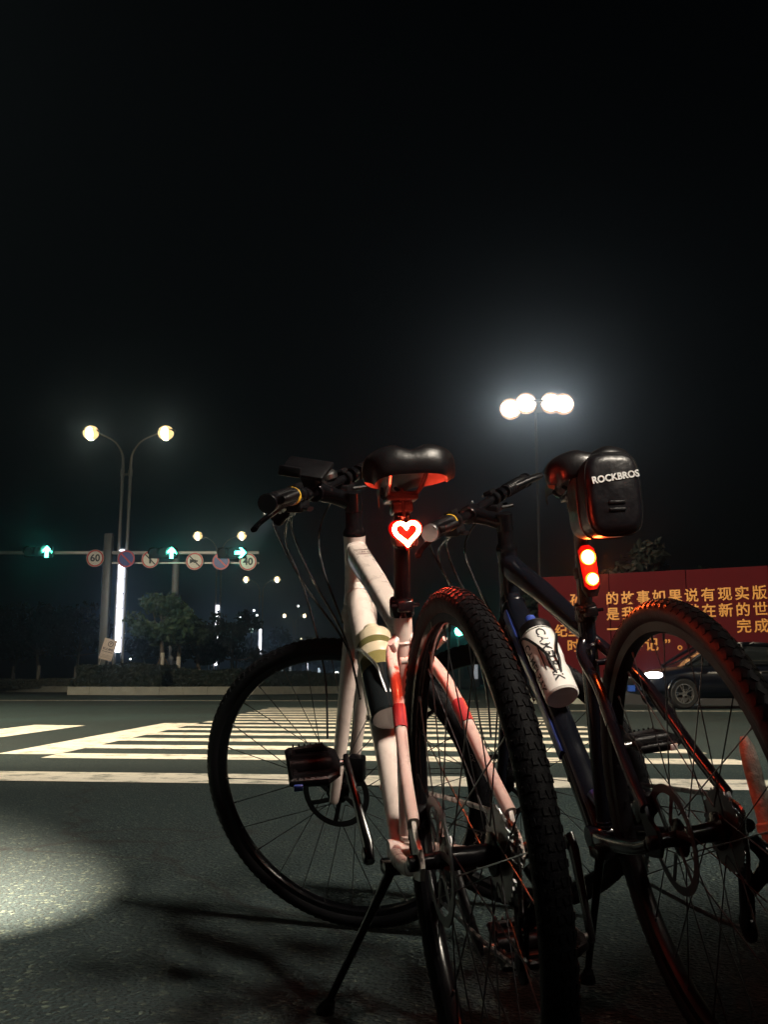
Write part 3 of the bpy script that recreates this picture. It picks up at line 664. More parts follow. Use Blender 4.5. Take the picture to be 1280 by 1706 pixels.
bo = bottle('water_bottle', I1, .50, 'bottle with cream collar, olive band and smoky dark lower half, in champagne bike cage', [(.0, .002), (.032, 0), (.0355, .004), (.036, .060), (.036, .105)], mat('dark_bottle', (.012, .015, .017), .12, coat=.8),
            [(.0352, .176), (.036, .178), (.036, .198), (.030, .204), (.018, .210), (.016, .224), (0, .226)], mat('cream_plastic', (.58, .50, .36), .35))
MB().lathe([(.036, .105), (.0362, .106), (.0362, .135), (.036, .136)], n=40).build('olive_band', mat('olive_translucent', (.22, .19, .07), .2, coat=.6), bo)
MB().lathe([(.036, .136), (.0366, .137), (.0366, .158), (.036, .159)], n=40).build('cream_band', MATS['cream_plastic'], bo)
MB().lathe([(.036, .159), (.0363, .160), (.0363, .175), (.0352, .176)], n=40).build('olive_ring', mat('olive_gloss', (.14, .13, .05), .12, coat=.8), bo)

# ---- saddle bag under the black bike's saddle
Mb = root_m(b2); sd = I2['sdl']
bag = empty('saddle_bag', (0, 0, 0)); bag.matrix_basis = Mb @ Matrix.Translation(sd + Vector((.004, -.128, -.088))) @ Matrix.Rotation(radians(5), 4, 'Y')
tag(bag, 'black fabric saddle bag with white lettering hanging behind the black bicycle saddle', 'bag')
bb = MB()
for k in range(1): bb.sweep([(0, y, 0) for y in (.105, .10, .08, .02, -.030, -.044, -.050, -.0525)], [.026, .032, .039, .044, .0475, .046, .041, .034], [.036, .046, .058, .066, .070, .068, .062, .053], 32, p=4.0, up=(1, 0, 0))
bb.build('bag_body', bagm, bag, ang=50)
def rr_(a, b_, y): return [(a * math.copysign(abs(cos(t)) ** .5, cos(t)), y, b_ * math.copysign(abs(sin(t)) ** .5, sin(t))) for t in [2 * pi * k / 44 for k in range(44)]]
MB().sweep(rr_(.0470, .0695, -.041), .0018, .0018, 6, closed=True, up=(0, 1, 0)).build('bag_piping', plastic, bag)
MB().sweep(rr_(.0455, .0680, .010), .0014, .0014, 6, closed=True, up=(0, 1, 0)).tube([(.050, .012, .03), (.056, .010, .012)], .0022, 6).build('bag_zip', chainm, bag)
MB().box((0, -.0535, -.016), (.028, .003, .005), bev=.001).box((0, -.0535, -.028), (.028, .003, .005), bev=.001).build('light_loop', plastic, bag)
MB().box((0, .02, .070), (.030, .05, .006), bev=.002).build('bag_strap', plastic, bag)
Mx = Matrix.Translation((.002, -.0532, .026)) @ Matrix.Rotation(pi / 2, 4, 'X') @ Matrix.Rotation(radians(7), 4, 'Z')
vs, fs = text('ROCKBROS', .0158, Mx, .0006, sp=1.0, bold=.0005)
MB().add(vs, fs).build('bag_lettering', whitelet, bag, sm=False, clean=False)

# ------------------------------------------------------------------ worn tube standing beside the black bike
galv = mat('galvanised', (.42, .43, .43), .45, .3, .15, 3)
polem = mat('pole_paint', (.10, .11, .115), .45, .2, .2, 2)
palem = mat('pale_pole_paint', (.36, .37, .37), .5, .1, .15, 2)
worn = mat('worn_pale_wrap', (.50, .42, .36), .6, 0, .5, 45, bump=.6, bscale=70)
wt = empty('worn_tube', (0, 0, 0)); p0 = Vector((.745, 1.66, 0)); p1 = at(1240, 1226, 1.72)
tag(wt, 'worn pale tube with a collar, leaning behind the rear wheel of the black bicycle', 'tube'); wt.location = p0
q0 = at(1292, 1420, 1.70) - p0; q1 = p1 - p0; dq = (q1 - q0).normalized(); q0 = q1 - dq * (q1.z / dq.z)
MB().sweep([q0, lerp(q0, q1, .66), lerp(q0, q1, .70), lerp(q0, q1, .9), lerp(q0, q1, .96), q1], [.014, .014, .0145, .0145, .013, .006], None, 18).build('tube_body', worn, wt)
MB().lathe([(.0145, -.009), (.0185, -.006), (.0185, .006), (.0145, .009)], lerp(q0, q1, .69), dq, 18).build('tube_collar', worn, wt)

# ------------------------------------------------------------------ street lamps
lampglow = glow('lamp_lens_warm', (1, .84, .56), 17)
warmhalo = glow('lamp_halo_warm', (1.0, .70, .30), 1.5)
stripglow = glow('light_strip', (.95, .93, 1.0), 5)
def street_lamp(base, label, arm=2.05, H=14.0, strip=True, grp='twin-arm street lamps along the avenue'):
    r = empty('street_lamp', base); tag(r, label, 'street lamp', grp)
    p = MB()
    for sx in (-1, 1): p.tube([(sx * .21, 0, 0), (sx * .21, 0, H - 2.2)], .085, 10)
    for z in (.4, 4, 7.6, H - 2.3): p.box((0, 0, z), (.60, .12, .10), bev=.01)
    p.lathe([(.42, 0), (.42, .15), (.3, .2)], (0, 0, 0), n=16)
    p.build('lamp_pole', palem, r)
    for sx in (-1, 1):
        P = smooth([(sx * .21, 0, H - 2.3), (sx * .21, 0, H - 1.7), (sx * .30, 0, H - 1.1), (sx * .75, 0, H - .45), (sx * (arm - .5), 0, H - .05), (sx * (arm - .15), 0, H + .04)], 6)
        MB().tube(P, [.095, .07, .05, .045, .045], 10, up=(0, 1, 0)).lathe([(.12, 0), (.12, .35)], (sx * .21, 0, H - 2.4), n=12).build('lamp_arm', palem, r)
        hd = MB().sweep([(sx * (arm - .45), 0, H + .10), (sx * arm, 0, H + .20), (sx * (arm + .5), 0, H + .12)], [.16, .36, .20], [.07, .13, .06], 16, up=(0, 1, 0)).build('lamp_head', polem, r)
        MB().ball((sx * arm, 0, H + .02), (.44, .38, .40), 18).build('lamp_ball', warmhalo, hd)  # added glowing ball imitates the yellow halo edge round the lens
        MB().ball((sx * arm, 0, H - .02), (.29, .47, .38), 18).build('lamp_lens', lampglow, hd)
    if strip:
        s = MB()
        for k in range(7): s.box((0, -.15, 2.5 + k * .78), (.27, .10, .74), bev=.03)
        s.build('light_strip', stripglow, r)
    return r
lx = at(196, 1100, 52); L0 = street_lamp((lx.x, 52, 0), 'nearest twin-arm street lamp on the island, lit lamps and a long white light strip')
for px, Y, lab in ((359, 90, 'second twin-arm street lamp down the avenue, behind the round road signs'), (432, 129, 'third twin-arm street lamp down the avenue, its lamps left of the pink bicycle'),
                   (489, 200, 'fourth, small twin-arm street lamp far down the avenue'), (512, 310, 'farthest tiny twin-arm street lamp where the avenue vanishes')):
    o = dup(L0); o.location = (at(px, 1137, Y).x, Y, 0); tag(o, lab)
for o in [o for o in COL.objects if o.parent == L0]: pass
# lamps outside the view that light the crossing: one behind the viewer, one left and one right of it
def lit_lamp(base, label, H, head, watts, target, size, blend, col=(1, .83, .58), soft=.3):
    k = street_lamp(base, label, H=H, strip=False)
    ld = bpy.data.lights.new('lamp_beam', 'SPOT'); ld.energy = watts; ld.color = col; ld.spot_size = radians(size); ld.spot_blend = blend; ld.shadow_soft_size = soft
    lo = link('lamp_beam', ld, k); p = Vector((head * 2.05, 0, H - .45)); lo.location = p
    lo.rotation_euler = (Vector(target) - Vector(base) - p).to_track_quat('-Z', 'Y').to_euler()
lit_lamp((7.6, -3.8, 0), 'twin-arm street lamp at the near corner, behind the viewer', 9.6, -1, KEY_W, (0, 2.6, 0), 84, .4, col=(1, .885, .73), soft=.9)
lit_lamp((-15.2, 8, 0), 'twin-arm street lamp of the avenue row, just left of the view', 13.6, 1, LEFT_W, (-3.4, 22, 0), 100, .4)
lit_lamp((15.5, 14, 0), 'twin-arm street lamp right of the crossing, outside the view', 9.6, -1, SIDE_W, (4, 18, 0), 100, .5)
hd = bpy.data.lights.new('headlamp_beam', 'SPOT'); hd.energy = HEAD_W; hd.color = (1, .80, .60); hd.spot_size = radians(60); hd.spot_blend = 1.0; hd.shadow_soft_size = .012
ho = link('headlamp_beam', hd); ho.parent = hlo
Wd = (HLT - HLW).to_track_quat('-Z', 'Y').to_matrix().to_4x4(); Wd.translation = HLW
ho.matrix_basis = WM2.inverted() @ Wd

# ------------------------------------------------------------------ high mast with floodlights
mx = at(905, 1137, 84); HM = at(890, 678, 84).z
ms = empty('high_mast_light', (mx.x, 84, 0)); tag(ms, 'very tall mast with four blazing floodlights above the bicycles', 'floodlight mast')
MB().sweep([(0, 0, 0), (0, 0, HM * .33), (0, 0, HM * .34), (0, 0, HM)], [.24, .20, .16, .10], None, 12).build('mast_pole', polem, ms)
MB().lathe([(.50, -.1), (1.9, .0), (1.9, .12), (.5, .25)], (0, 0, HM), n=24).build('mast_ring', polem, ms)
bowlm = mat('peach_glow_bowl', (.10, .060, .034), .7)  # added bowls, tinted warm to imitate the peach glow round the floodlights
flood = glow('floodlight_lens', (1, .78, .60), 22)
for dx, dz, dy in ((-2.30, -.35, -.6), (-1.0, -.02, -1.2), (1.20, .02, -1.2), (2.25, -.10, -1.3)):
    hh = MB().box((dx, dy + .25, HM + dz + .1), (.9, .4, .75), bev=.05).build('floodlight', polem, ms)
    MB().lathe([(.42, .36), (.72, .26), (.88, .06), (.96, -.20), (.94, -.20), (.85, .04), (.69, .20), (.38, .28)], (dx, dy + .15, HM + dz), (0, 1, .12), 28, closed=True).build('flood_glow_bowl', bowlm, hh)
    MB().ball((dx, dy - .05, HM + dz), (.84, .34, .74), 18).build('flood_lens', flood, hh)
# ------------------------------------------------------------------ signal gantry, signals and round signs
YG = 49.0
g0 = at(171, 1105, YG); gp = empty('signal_gantry', (g0.x, YG, 0)); tag(gp, 'dark square gantry pole with a long signal arm at the island', 'gantry')
zt = at(176, 889, YG).z; za = at(176, 921, YG).z; zb = at(176, 938, YG).z
MB().box((0, 0, zt / 2), (.42, .42, zt), bev=.06).build('gantry_pole', polem, gp)
xr = at(432, 921, YG).x - g0.x; xl = at(-40, 921, YG).x - g0.x
MB().box(((xl) / 2, 0, za), (abs(xl), .17, .17), bev=.03).box((xr / 2, 0, za), (xr, .17, .17), bev=.03).box((xr / 2, 0, zb), (xr, .08, .08)).build('gantry_arm', galv, gp)
gi = Matrix.Translation((g0.x, YG, 0))
green = glow('green_signal', (.10, 1.0, .60), 18)
gsig = mat('dead_lens', (.03, .035, .035), .7, spec=.15)
def arrow(kind):
    up = [(0, .34), (.30, .04), (.30, -.10), (.10, .06), (.10, -.34), (-.10, -.34), (-.10, .06), (-.30, -.10), (-.30, .04)]
    return up if kind == 'up' else [(y, -x) for x, y in up]
def signal(px, py, kind, label, side=-1):
    c = at(px, py, YG - .45); e = empty('traffic_light', c); tag(e, label, 'traffic light', 'traffic lights on the gantry arm')
    b = MB().box((side * .45, .12, 0), (1.42, .22, .52), bev=.04).box((side * .45, .30, .05), (.12, .40, .12))
    bd = b.build('signal_housing', plastic, e)
    for k in range(3):
        P = [(side * .45 * k + .25 * cos(t), sin(t) * .25) for t in [radians(a) for a in range(-20, 201, 20)]]
        MB().add([(x, y, z) for y in (0, -.26) for x, z in P], [(i, i + 1, len(P) + i + 1, len(P) + i) for i in range(len(P) - 1)]).build('signal_visor', plastic, bd, clean=False)
        if k: MB().lathe([(0, 0), (.21, 0), (.21, .03)], (side * .45 * k, -.02, 0), (0, 1, 0), 20).build('signal_lens', gsig, bd)
    MB().prism([(x * .85, y * .85) for x, y in arrow(kind)], .02, Matrix.Translation((0, -.06, 0)) @ Matrix.Rotation(pi / 2, 4, 'X')).build('green_arrow', green, bd)
signal(78, 919, 'up', 'horizontal traffic light on the far left with a green arrow pointing up')
signal(286, 921, 'up', 'horizontal traffic light above the tree with a green arrow pointing up')
signal(401, 921, 'right', 'horizontal traffic light with a green arrow pointing right, beside the 40 sign')
wsign = mat('sign_white', (.85, .84, .80), .4); rsign = mat('sign_red', (.60, .02, .02), .4); bsign = mat('sign_blue', (.02, .06, .40), .4); ksign = mat('sign_black', (.01, .01, .01), .5)
def ringp(b, r0, r1, y): 
    n = 40; vs = [(r * cos(2 * pi * k / n), y, r * sin(2 * pi * k / n)) for r in (r0, r1) for k in range(n)]
    b.add(vs, [(k, (k + 1) % n, n + (k + 1) % n, n + k) for k in range(n)])
def round_sign(px, py, kind, label):
    c = at(px, py, YG - .28); e = empty('round_sign', c); tag(e, label, 'road sign', 'round road signs on the gantry arm')
    Rr = .44
    pl = MB().lathe([(0, 0), (Rr, 0), (Rr, .03), (0, .03)], (0, 0, 0), (0, 1, 0), 40).box((0, .12, .05), (.08, .2, .5)).build('sign_plate', bsign if kind == 'park' else wsign, e, sm=False)
    b = MB(); ringp(b, Rr * .80, Rr * .97, -.004)
    if kind == 'park': b.box((0, -.004, 0), (Rr * 1.7, .003, .075), Matrix.Rotation(radians(45), 3, 'Y'))
    b.build('sign_border', rsign, pl, sm=False, clean=False)
    F = Matrix.Rotation(pi / 2, 4, 'X'); k = MB()
    if kind in ('40', '60'):
        k.add(*text(kind, .50, Matrix.Translation((0, -.008, 0)) @ F, .002, bold=.012))
    if kind == 'horn':
        k.add(*[[(x, -.008, z) for x, z in ((-.24, .12), (-.24, -.12), (-.06, -.03), (.16, -.03), (.16, .05), (-.06, .04))], [(0, 1, 2, 5), (5, 2, 3, 4)]]); ringp(k, .05, .085, -.008)
        k.box((0, -.012, 0), (.74, .003, .06), Matrix.Rotation(radians(45), 3, 'Y'))
    if kind == 'no':
        k.add(*[[(x, -.008, z) for x, z in ((-.05, -.2), (.05, -.2), (.05, .08), (-.05, .08))], [(0, 1, 2, 3)]]); k.box((0, -.012, 0), (.74, .003, .06), Matrix.Rotation(radians(45), 3, 'Y'))
    if k.v: k.build('sign_symbol', ksign, pl, sm=False, clean=False)
round_sign(158, 930, '60', 'round red-rimmed speed sign half hidden behind the gantry pole')
round_sign(210, 931, 'park', 'round blue no-parking sign behind the nearest street lamp')
round_sign(250, 932, 'no', 'round white prohibition sign tucked under the middle traffic light')
round_sign(324, 935, 'horn', 'round white no-horn sign crossed by a black bar')
round_sign(368, 935, 'park', 'round blue no-parking sign under the right-hand traffic light')
round_sign(413, 936, '40', 'round white 40 speed limit sign with red rim')
# greenish pole behind the tree
pp = at(287, 1100, 58); zz = at(287, 925, 58).z
po = empty('signal_post', (pp.x, 58, 0)); tag(po, 'thick pale post rising behind the island tree below the middle traffic light', 'post')
MB().sweep([(0, 0, 0), (0, 0, zz)], [.26, .20], None, 14).lathe([(.4, 0), (.4, .12), (.3, .16)], n=14).build('post_shaft', palem, po)
# a signal far across the junction, seen through the rear wheel
fs_ = at(765, 1052, 75); f0 = empty('far_traffic_light', (fs_.x, 75, 0)); tag(f0, 'far traffic light with a round green lens, seen through the pink bicycle rear wheel', 'traffic light')
MB().tube([(0, .2, 0), (0, .2, fs_.z + .8)], .09, 10).box((0, 0, fs_.z + .35), (.55, .3, 1.6), bev=.06).build('signal_housing', polem, f0)
MB().ball((0, -.18, fs_.z), (.34, .08, .34), 18).build('signal_lens', green, f0)

# ------------------------------------------------------------------ planted island: kerb, hedge, trees, fallen notice
YI = 46.0
kerbm = mat('kerb_stone', (.34, .35, .31), .8, 0, .35, 3, bump=.4, bscale=12)
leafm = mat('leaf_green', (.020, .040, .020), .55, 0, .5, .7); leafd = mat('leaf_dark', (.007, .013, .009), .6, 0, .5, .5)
hedgem = mat('hedge_leaf', (.010, .018, .010), .6, 0, .5, 1.2); trunkm = mat('bark', (.12, .10, .08), .85, 0, .4, 6, bump=.6, bscale=20); limem = mat('limewash', (.62, .60, .55), .8, 0, .2, 8)
def gx(px, Y): return at(px, 1137, Y).x
def kerb(name, P, hgt, wd, label):
    b = MB(); vs = []; fs = []
    Q = [Vector((x, y, 0)) for x, y in P]
    for i in range(len(Q) - 1):
        d = (Q[i + 1] - Q[i]); n = Vector((-d.y, d.x, 0)).normalized(); L_ = d.length; k = max(1, int(L_ / 1.0))
        for j in range(k):
            c = Q[i] + d * ((j + .5) / k) + n * wd / 2
            ang = math.atan2(d.y, d.x); b.box(c + Vector((0, 0, hgt / 2 - .05)), (L_ / k - .012, wd, hgt + .1), Matrix.Rotation(ang, 3, 'Z'), bev=.015)
    o = b.build(name, kerbm, sm=False); tag(o, label, 'kerb'); return o
kerb('kerb', [(gx(112, YI + 1), YI + 1.0), (gx(225, YI), YI), (gx(420, YI + 2), YI + 2.4), (gx(600, YI + 9), YI + 9)], .38, .3, 'pale stone kerb edging the hedge island on the left')
kerb('kerb', [(gx(-60, 62), 62), (gx(112, 60), 60)], .35, .3, 'low stone kerb at the far left edge of the road')
kerb('kerb', [(gx(860, 27), 27.6), (gx(1100, 26), 26.2), (gx(1500, 24.5), 24.6)], .15, .3, 'low kerb in front of the red hoarding')
def leaves(b, n, fn, s0, s1):
    for _ in range(n):
        c, nr = fn(); s = random.uniform(s0, s1); u = Vector((random.gauss(0, 1), random.gauss(0, 1), random.gauss(0, 1))); nr = (nr + u * .8).normalized()
        a = nr.orthogonal().normalized(); a = Matrix.Rotation(random.uniform(0, 6.3), 3, nr) @ a; d = nr.cross(a)
        b.add([c - a * s, c + d * s * .5 + nr * s * .12, c + a * s, c - d * s * .5 + nr * s * .12], [(0, 1, 2, 3)])
def hedge(x0, x1, y0, y1, z0, h, n, label, s=(.06, .12), m=None, wob=.12):
    b = MB(); nx = max(2, int((x1 - x0) / .5)); ny = max(2, int((y1 - y0) / .5)); core = MB().box(((x0 + x1) / 2, (y0 + y1) / 2, z0 + h / 2 - .03), (x1 - x0 - .12, y1 - y0 - .12, h - .12))
    def top(x, y): return h + wob * (.5 * sin(x * .9) + .3 * sin(x * 2.3 + y) + .2 * sin(y * 3.1 + x * .4))
    def fn():
        r = random.random(); x = random.uniform(x0, x1); y = random.uniform(y0, y1)
        if r < .45: return Vector((x, y, z0 + top(x, y) + random.gauss(0, .03))), Vector((0, 0, 1))
        if r < .9: return Vector((x, y0 + random.gauss(0, .04), z0 + random.uniform(0, top(x, y0)))), Vector((0, -1, 0))
        sx = random.choice((x0, x1)); return Vector((sx + random.gauss(0, .04), y, z0 + random.uniform(0, top(sx, y)))), Vector((-1 if sx == x0 else 1, 0, 0))
    leaves(b, n, fn, *s)
    r = empty('hedge', ((x0 + x1) / 2, (y0 + y1) / 2, 0)); tag(r, label, 'hedge')
    I = Matrix.Translation(-Vector(r.location)); k = b.build('hedge_leaves', m or hedgem, r, I, sm=False, clean=False); core.build('hedge_core', leafd, r, I, sm=False)
    return r
hedge(gx(114, YI + 1) + .3, gx(258, YI), YI + 1.2, YI + 5, .3, 1.05, 5200, 'taller block of clipped hedge at the corner of the kerbed island')
hedge(gx(258, YI) + .05, gx(392, YI + 2), YI + 2.9, YI + 6, .3, .88, 4600, 'lower run of clipped hedge under the island tree')
hedge(gx(392, YI + 4) + .1, gx(585, YI + 9), YI + 9.6, YI + 12, .2, .85, 4200, 'dark hedge running on behind the pink bicycle front wheel')
hedge(gx(-60, 61) - 1, gx(112, 60), 60.5, 63, .2, .55, 3600, 'low pale ground hedge along the far left kerb', (.05, .10), mat('pale_shrub', (.12, .13, .10), .7, 0, .4, 2), .05)
# notice board that leans on the hedge
nb = at(173, 1103, YI + 1.7); ntc = empty('notice_board', nb, (0, radians(15), radians(5))); tag(ntc, 'tilted white notice board with a parking symbol standing in the hedge', 'notice board')
MB().box((0, 0, .62), (.62, .04, 1.02), bev=.008).build('board_panel', mat('board_white', (.72, .62, .56), .6, 0, .1, 5), ntc)
MB().tube([(-.2, .03, -.9), (-.2, .03, .2)], .02, 8).tube([(.2, .03, -.9), (.2, .03, .2)], .02, 8).build('board_leg', palem, ntc)
k = MB(); F = Matrix.Rotation(pi / 2, 4, 'X')
n_ = 30; k.add([(r * cos(2 * pi * i / n_) + .05, -.024, .90 + r * sin(2 * pi * i / n_)) for r in (.10, .135) for i in range(n_)], [(i, (i + 1) % n_, n_ + (i + 1) % n_, n_ + i) for i in range(n_)])
k.add(*text('P', .17, Matrix.Translation((.05, -.024, .90)) @ F, .001, bold=.004)); k.add(*text('禁止停车', .13, Matrix.Translation((.0, -.024, .62)) @ F, .001, bold=.004))
k.box((0, -.0225, .50), (.50, .004, .025))
k.box((0, -.0225, .22), (.50, .004, .012)); k.box((0, -.0225, .28), (.40, .004, .010)); k.box((0, -.0225, .34), (.46, .004, .010))
k.build('board_lettering', mat('board_ink', (.10, .07, .06), .6), ntc, sm=False, clean=False)
def tree(base, H, cr, label, m, nl, trunk_h, stakes=False, clumps=26, lime=True, grp='trees by the junction', seed=1, squash=.8, ls=(.10, .2)):
    random.seed(seed); r = empty('tree', base); tag(r, label, 'tree', grp)
    t = MB(); lean = Vector((random.uniform(-.2, .2), random.uniform(-.1, .1), 0)); tp = Vector((0, 0, trunk_h)) + lean
    t.sweep(smooth([(0, 0, 0), (.03, 0, trunk_h * .5), tp, tp + Vector((.1, 0, (H - trunk_h) * .55))], 4), [.13, .11, .09, .04], None, 9)
    cs = []
    for k in range(clumps):
        a = random.uniform(0, 2 * pi); q = random.random() ** .5; z = random.random()
        rr = cr * q * (1 - .45 * abs(z - .35) ** 1.2); c = tp + Vector((rr * cos(a), rr * sin(a), (H - trunk_h) * (z * squash + .08)))
        cs.append((c, random.uniform(.24, .40) * cr))
        if k % 3 == 0: t.sweep(smooth([tp + Vector((0, 0, (c.z - tp.z) * .12)), lerp(tp, c, .5) + Vector((0, 0, -.1)), c], 3), [.05, .03, .012], None, 6)
    t.build('trunk', trunkm, r)
    if lime: MB().sweep([(0, 0, 0), (.02, 0, trunk_h * .4), (.03, 0, trunk_h * .72)], [.138, .122, .112], None, 10).build('limewash_band', limem, r)
    b = MB()
    def fn():
        c, q = random.choice(cs); u = Vector((random.gauss(0, 1), random.gauss(0, 1), random.gauss(0, 1))).normalized(); rad = q * random.random() ** .45
        return c + Vector((u.x * rad, u.y * rad, u.z * rad * .75)), u
    leaves(b, nl, fn, *ls); b.build('crown', m, r, sm=False, clean=False)
    if stakes:
        for a in (0.3, 2.4, 4.4): MB().tube([(1.05 * cos(a), 1.05 * sin(a), 0), (.1 * cos(a), .1 * sin(a), 1.55)], .035, 7).build('support_stake', trunkm, r)
    return r
tree((gx(266, 50), 50.2, .3), 4.55, 1.75, 'bushy island tree with whitewashed trunk and support stakes', mat('leaf_lit', (.045, .085, .04), .5, 0, .6, .7), 3200, 2.45, True, 34, seed=11, ls=(.12, .24))  # paler leaf copy; lamplight on the clumps is put into its colour
tree((gx(293, 50.6), 50.9, .3), 3.5, 1.35, 'smaller island tree just right of the staked tree', leafm, 2000, 2.2, False, 20, seed=5)
tree((gx(331, 54), 54, .2), 3.2, 1.5, 'dim young tree between the island tree and the second lamp strip', leafd, 1800, 1.5, False, 18, seed=8)
tree((gx(386, 60), 60, .2), 5.2, 2.3, 'rounded dark tree right of the second lamp strip', leafd, 2600, 1.7, False, 24, seed=9)
for i, (px, Y, H, cr, lab) in enumerate(((20, 66, 6.2, 2.6, 'dark tree at the far left edge with a whitewashed trunk foot'), (62, 64, 5.6, 2.3, 'dark tree with slim white trunk foot left of the gantry pole'),
                                       (124, 68, 6.0, 2.4, 'dark tree just left of the gantry pole'), (-20, 72, 7.0, 3.0, 'dark tree half outside the left edge'), (236, 74, 4.6, 2.2, 'dark tree behind the nearest lamp and the staked tree'),
                                       (455, 150, 9.0, 5.0, 'far dark tree below the third street lamp'), (540, 170, 8.0, 5.0, 'far dark tree behind the pink bicycle fork'),
                                       (1085, 34, 5.3, 2.1, 'dark tree rising behind the red hoarding right of the saddle bag'), (1230, 36, 4.6, 2.4, 'dark tree behind the right end of the red hoarding'), (960, 38, 4.4, 2.0, 'dark tree behind the left end of the red hoarding'))):
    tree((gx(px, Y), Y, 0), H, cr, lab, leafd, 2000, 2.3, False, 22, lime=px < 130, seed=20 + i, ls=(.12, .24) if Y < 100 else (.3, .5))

# ------------------------------------------------------------------ far buildings and lights
bwall = mat('far_wall', (.10, .10, .11), .8, 0, .2, .3); litw = glow('lit_window', (.75, .9, 1.0), 1.6); dimw = glow('dim_window', (.8, .85, .9), .35)
random.seed(3)
def far_building(px0, px1, Y, h, label, rows, cols, lit):
    x0, x1 = gx(px0, Y), gx(px1, Y); r = empty('building', ((x0 + x1) / 2, Y, 0)); tag(r, label, 'building')
    MB().box((0, 6, h / 2), (x1 - x0, 12, h), bev=.1).box((0, 6, h + .15), (x1 - x0 + .4, 12.4, .3)).build('building_wall', bwall, r, sm=False)
    W = x1 - x0
    for i in range(cols):
        for j in range(rows):
            on = random.random() < lit
            MB().box((-W / 2 + W * (i + .5) / cols, -.06, h * (j + .55) / rows), (W / cols * .55, .12, h / rows * .5)).build('window', litw if on and random.random() < .5 else (dimw if on else gsig), r, sm=False, clean=False)
far_building(462, 492, 150, 3.6, 'low far building with blue-white lit front seen inside the pink bicycle wheel', 2, 5, .8)
far_building(520, 560, 240, 9, 'dim far building with scattered lit windows behind the fork of the pink bicycle', 4, 5, .45)
far_building(600, 660, 260, 12, 'dim far block behind the frame of the pink bicycle', 4, 5, .25)
far_building(725, 800, 120, 3.4, 'low dark far building behind the rear wheel of the pink bicycle', 1, 5, .1)
globe = glow('garden_globe', (.75, 1, .9), 1.1); globew = glow('white_globe', (1, 1, .95), 6)
def post_lamp(px, py, Y, rad, m, label):
    c = at(px, py, Y); e = empty('post_lamp', (c.x, Y, 0)); tag(e, label, 'post lamp', 'small far lamps on posts')
    MB().tube([(0, 0, 0), (0, 0, c.z - rad * .8)], .05, 8).lathe([(.16, 0), (.16, .2), (.06, .3)], n=10).build('post', polem, e)
    MB().ball((0, 0, c.z), rad, 14).build('lamp_ball', m, e)
for a in ((335, 1051, 70, .16, globe, 'small dim greenish lamp globe right of the island tree'), (352, 1055, 66, .24, globe, 'pale green lamp globe left of the second lamp strip'), (395, 1055, 66, .22, globe, 'pale green lamp globe alone right of the second lamp strip'), (419, 1050, 70, .16, globe, 'small pale green lamp globe beside the third light strip'),
          (346, 1091, 80, .2, globew, 'low white lamp left of the foot of the second lamp strip'), (363, 1094, 80, .14, globew, 'low white lamp right of the foot of the second lamp strip'), (206, 1054, 75, .10, globew, 'tiny white lamp right of the long white light strip'), (217, 1098, 75, .07, globew, 'tiny white lamp low above the hedge right of the nearest lamp'),
          (401, 1028, 140, .16, globew, 'tiny far lamp left of the third street lamp pole'), (423, 1017, 150, .16, globew, 'tiny far lamp high beside the third street lamp pole'), (428, 1025, 150, .16, globew, 'tiny far lamp just below the high one by the third pole'), (497, 1010, 220, .22, globew, 'tiny far lamp above the fourth street lamp'), (514, 1123, 120, .25, globew, 'white lamp low inside the pink bicycle wheel'),
          (547, 1100, 200, .3, globew, 'far white lamp low behind the fork, upper one'), (561, 1122, 150, .3, globew, 'far white lamp low behind the fork, lower one')):
    post_lamp(*a)

# ------------------------------------------------------------------ red hoarding
redb = mat('hoarding_red', (.075, .004, .007), .8, 0, .25, .8, spec=.15); goldl = mat('gold_lettering', (.66, .30, .05), .4, .1, .1, 4)
A_ = at(898, 1000, 27.6); B_ = at(1290, 942, 24.6); dirb = Vector((B_.x - A_.x, B_.y - A_.y, 0)); LB = dirb.length + 6; dirb.normalize()
angb = math.atan2(dirb.y, dirb.x); zt_ = B_.z; zl = .70
hb = empty('hoarding', (A_.x, A_.y, 0), (0, 0, angb)); tag(hb, 'long red roadside hoarding with rows of gold Chinese lettering', 'hoarding')
hpn = MB(); npn = int(LB / 1.9)
for k in range(npn): hpn.box((LB * (k + .5) / npn, random.uniform(-.006, .006), (zt_ + zl) / 2), (LB / npn - .016, .12, zt_ - zl + random.uniform(-.012, .012)), Matrix.Rotation(random.uniform(-.004, .004), 3, 'Z'), bev=.008)
hpn.build('hoarding_panel', redb, hb, sm=False)
fr = MB()
for x in [i * 1.9 + .4 for i in range(int(LB / 1.9))]: fr.box((x, .10, zt_ / 2 - .03), (.09, .08, zt_ - .06)); 
fr.box((LB / 2, .0, zl - .06), (LB, .18, .12)).build('hoarding_frame', polem, hb, sm=False)
MB().box((LB / 2, .05, .3), (LB, .06, .6)).build('hoarding_base', mat('hoarding_base_grey', (.03, .03, .033), .8, 0, .2, 2), hb, sm=False)
def on_board(px, py):      # where a letter stands on the panel, along it and up it
    a = (px - 640) / FPX; b_ = (853 - py) / FPX; c_, s_ = cos(PITCH), sin(PITCH); ray = Vector((a, c_ - b_ * s_, s_ + b_ * c_))
    nb_ = Vector((-dirb.y, dirb.x, 0)); O = Vector((A_.x, A_.y, 0)) - Vector((0, 0, CH)); t = O.dot(nb_) / ray.dot(nb_); P = Vector((0, 0, CH)) + ray * t
    return (P - Vector((A_.x, A_.y, 0))).dot(dirb), P.z
u0, v0 = on_board(1267, 989); u1, v1 = on_board(1022, 1000); pit = (u0 - u1) / 9
rows = [v0, on_board(1266, 1016)[1], on_board(1266, 1047)[1], on_board(1266, 1076)[1]]; rh = rows[0] - rows[1]
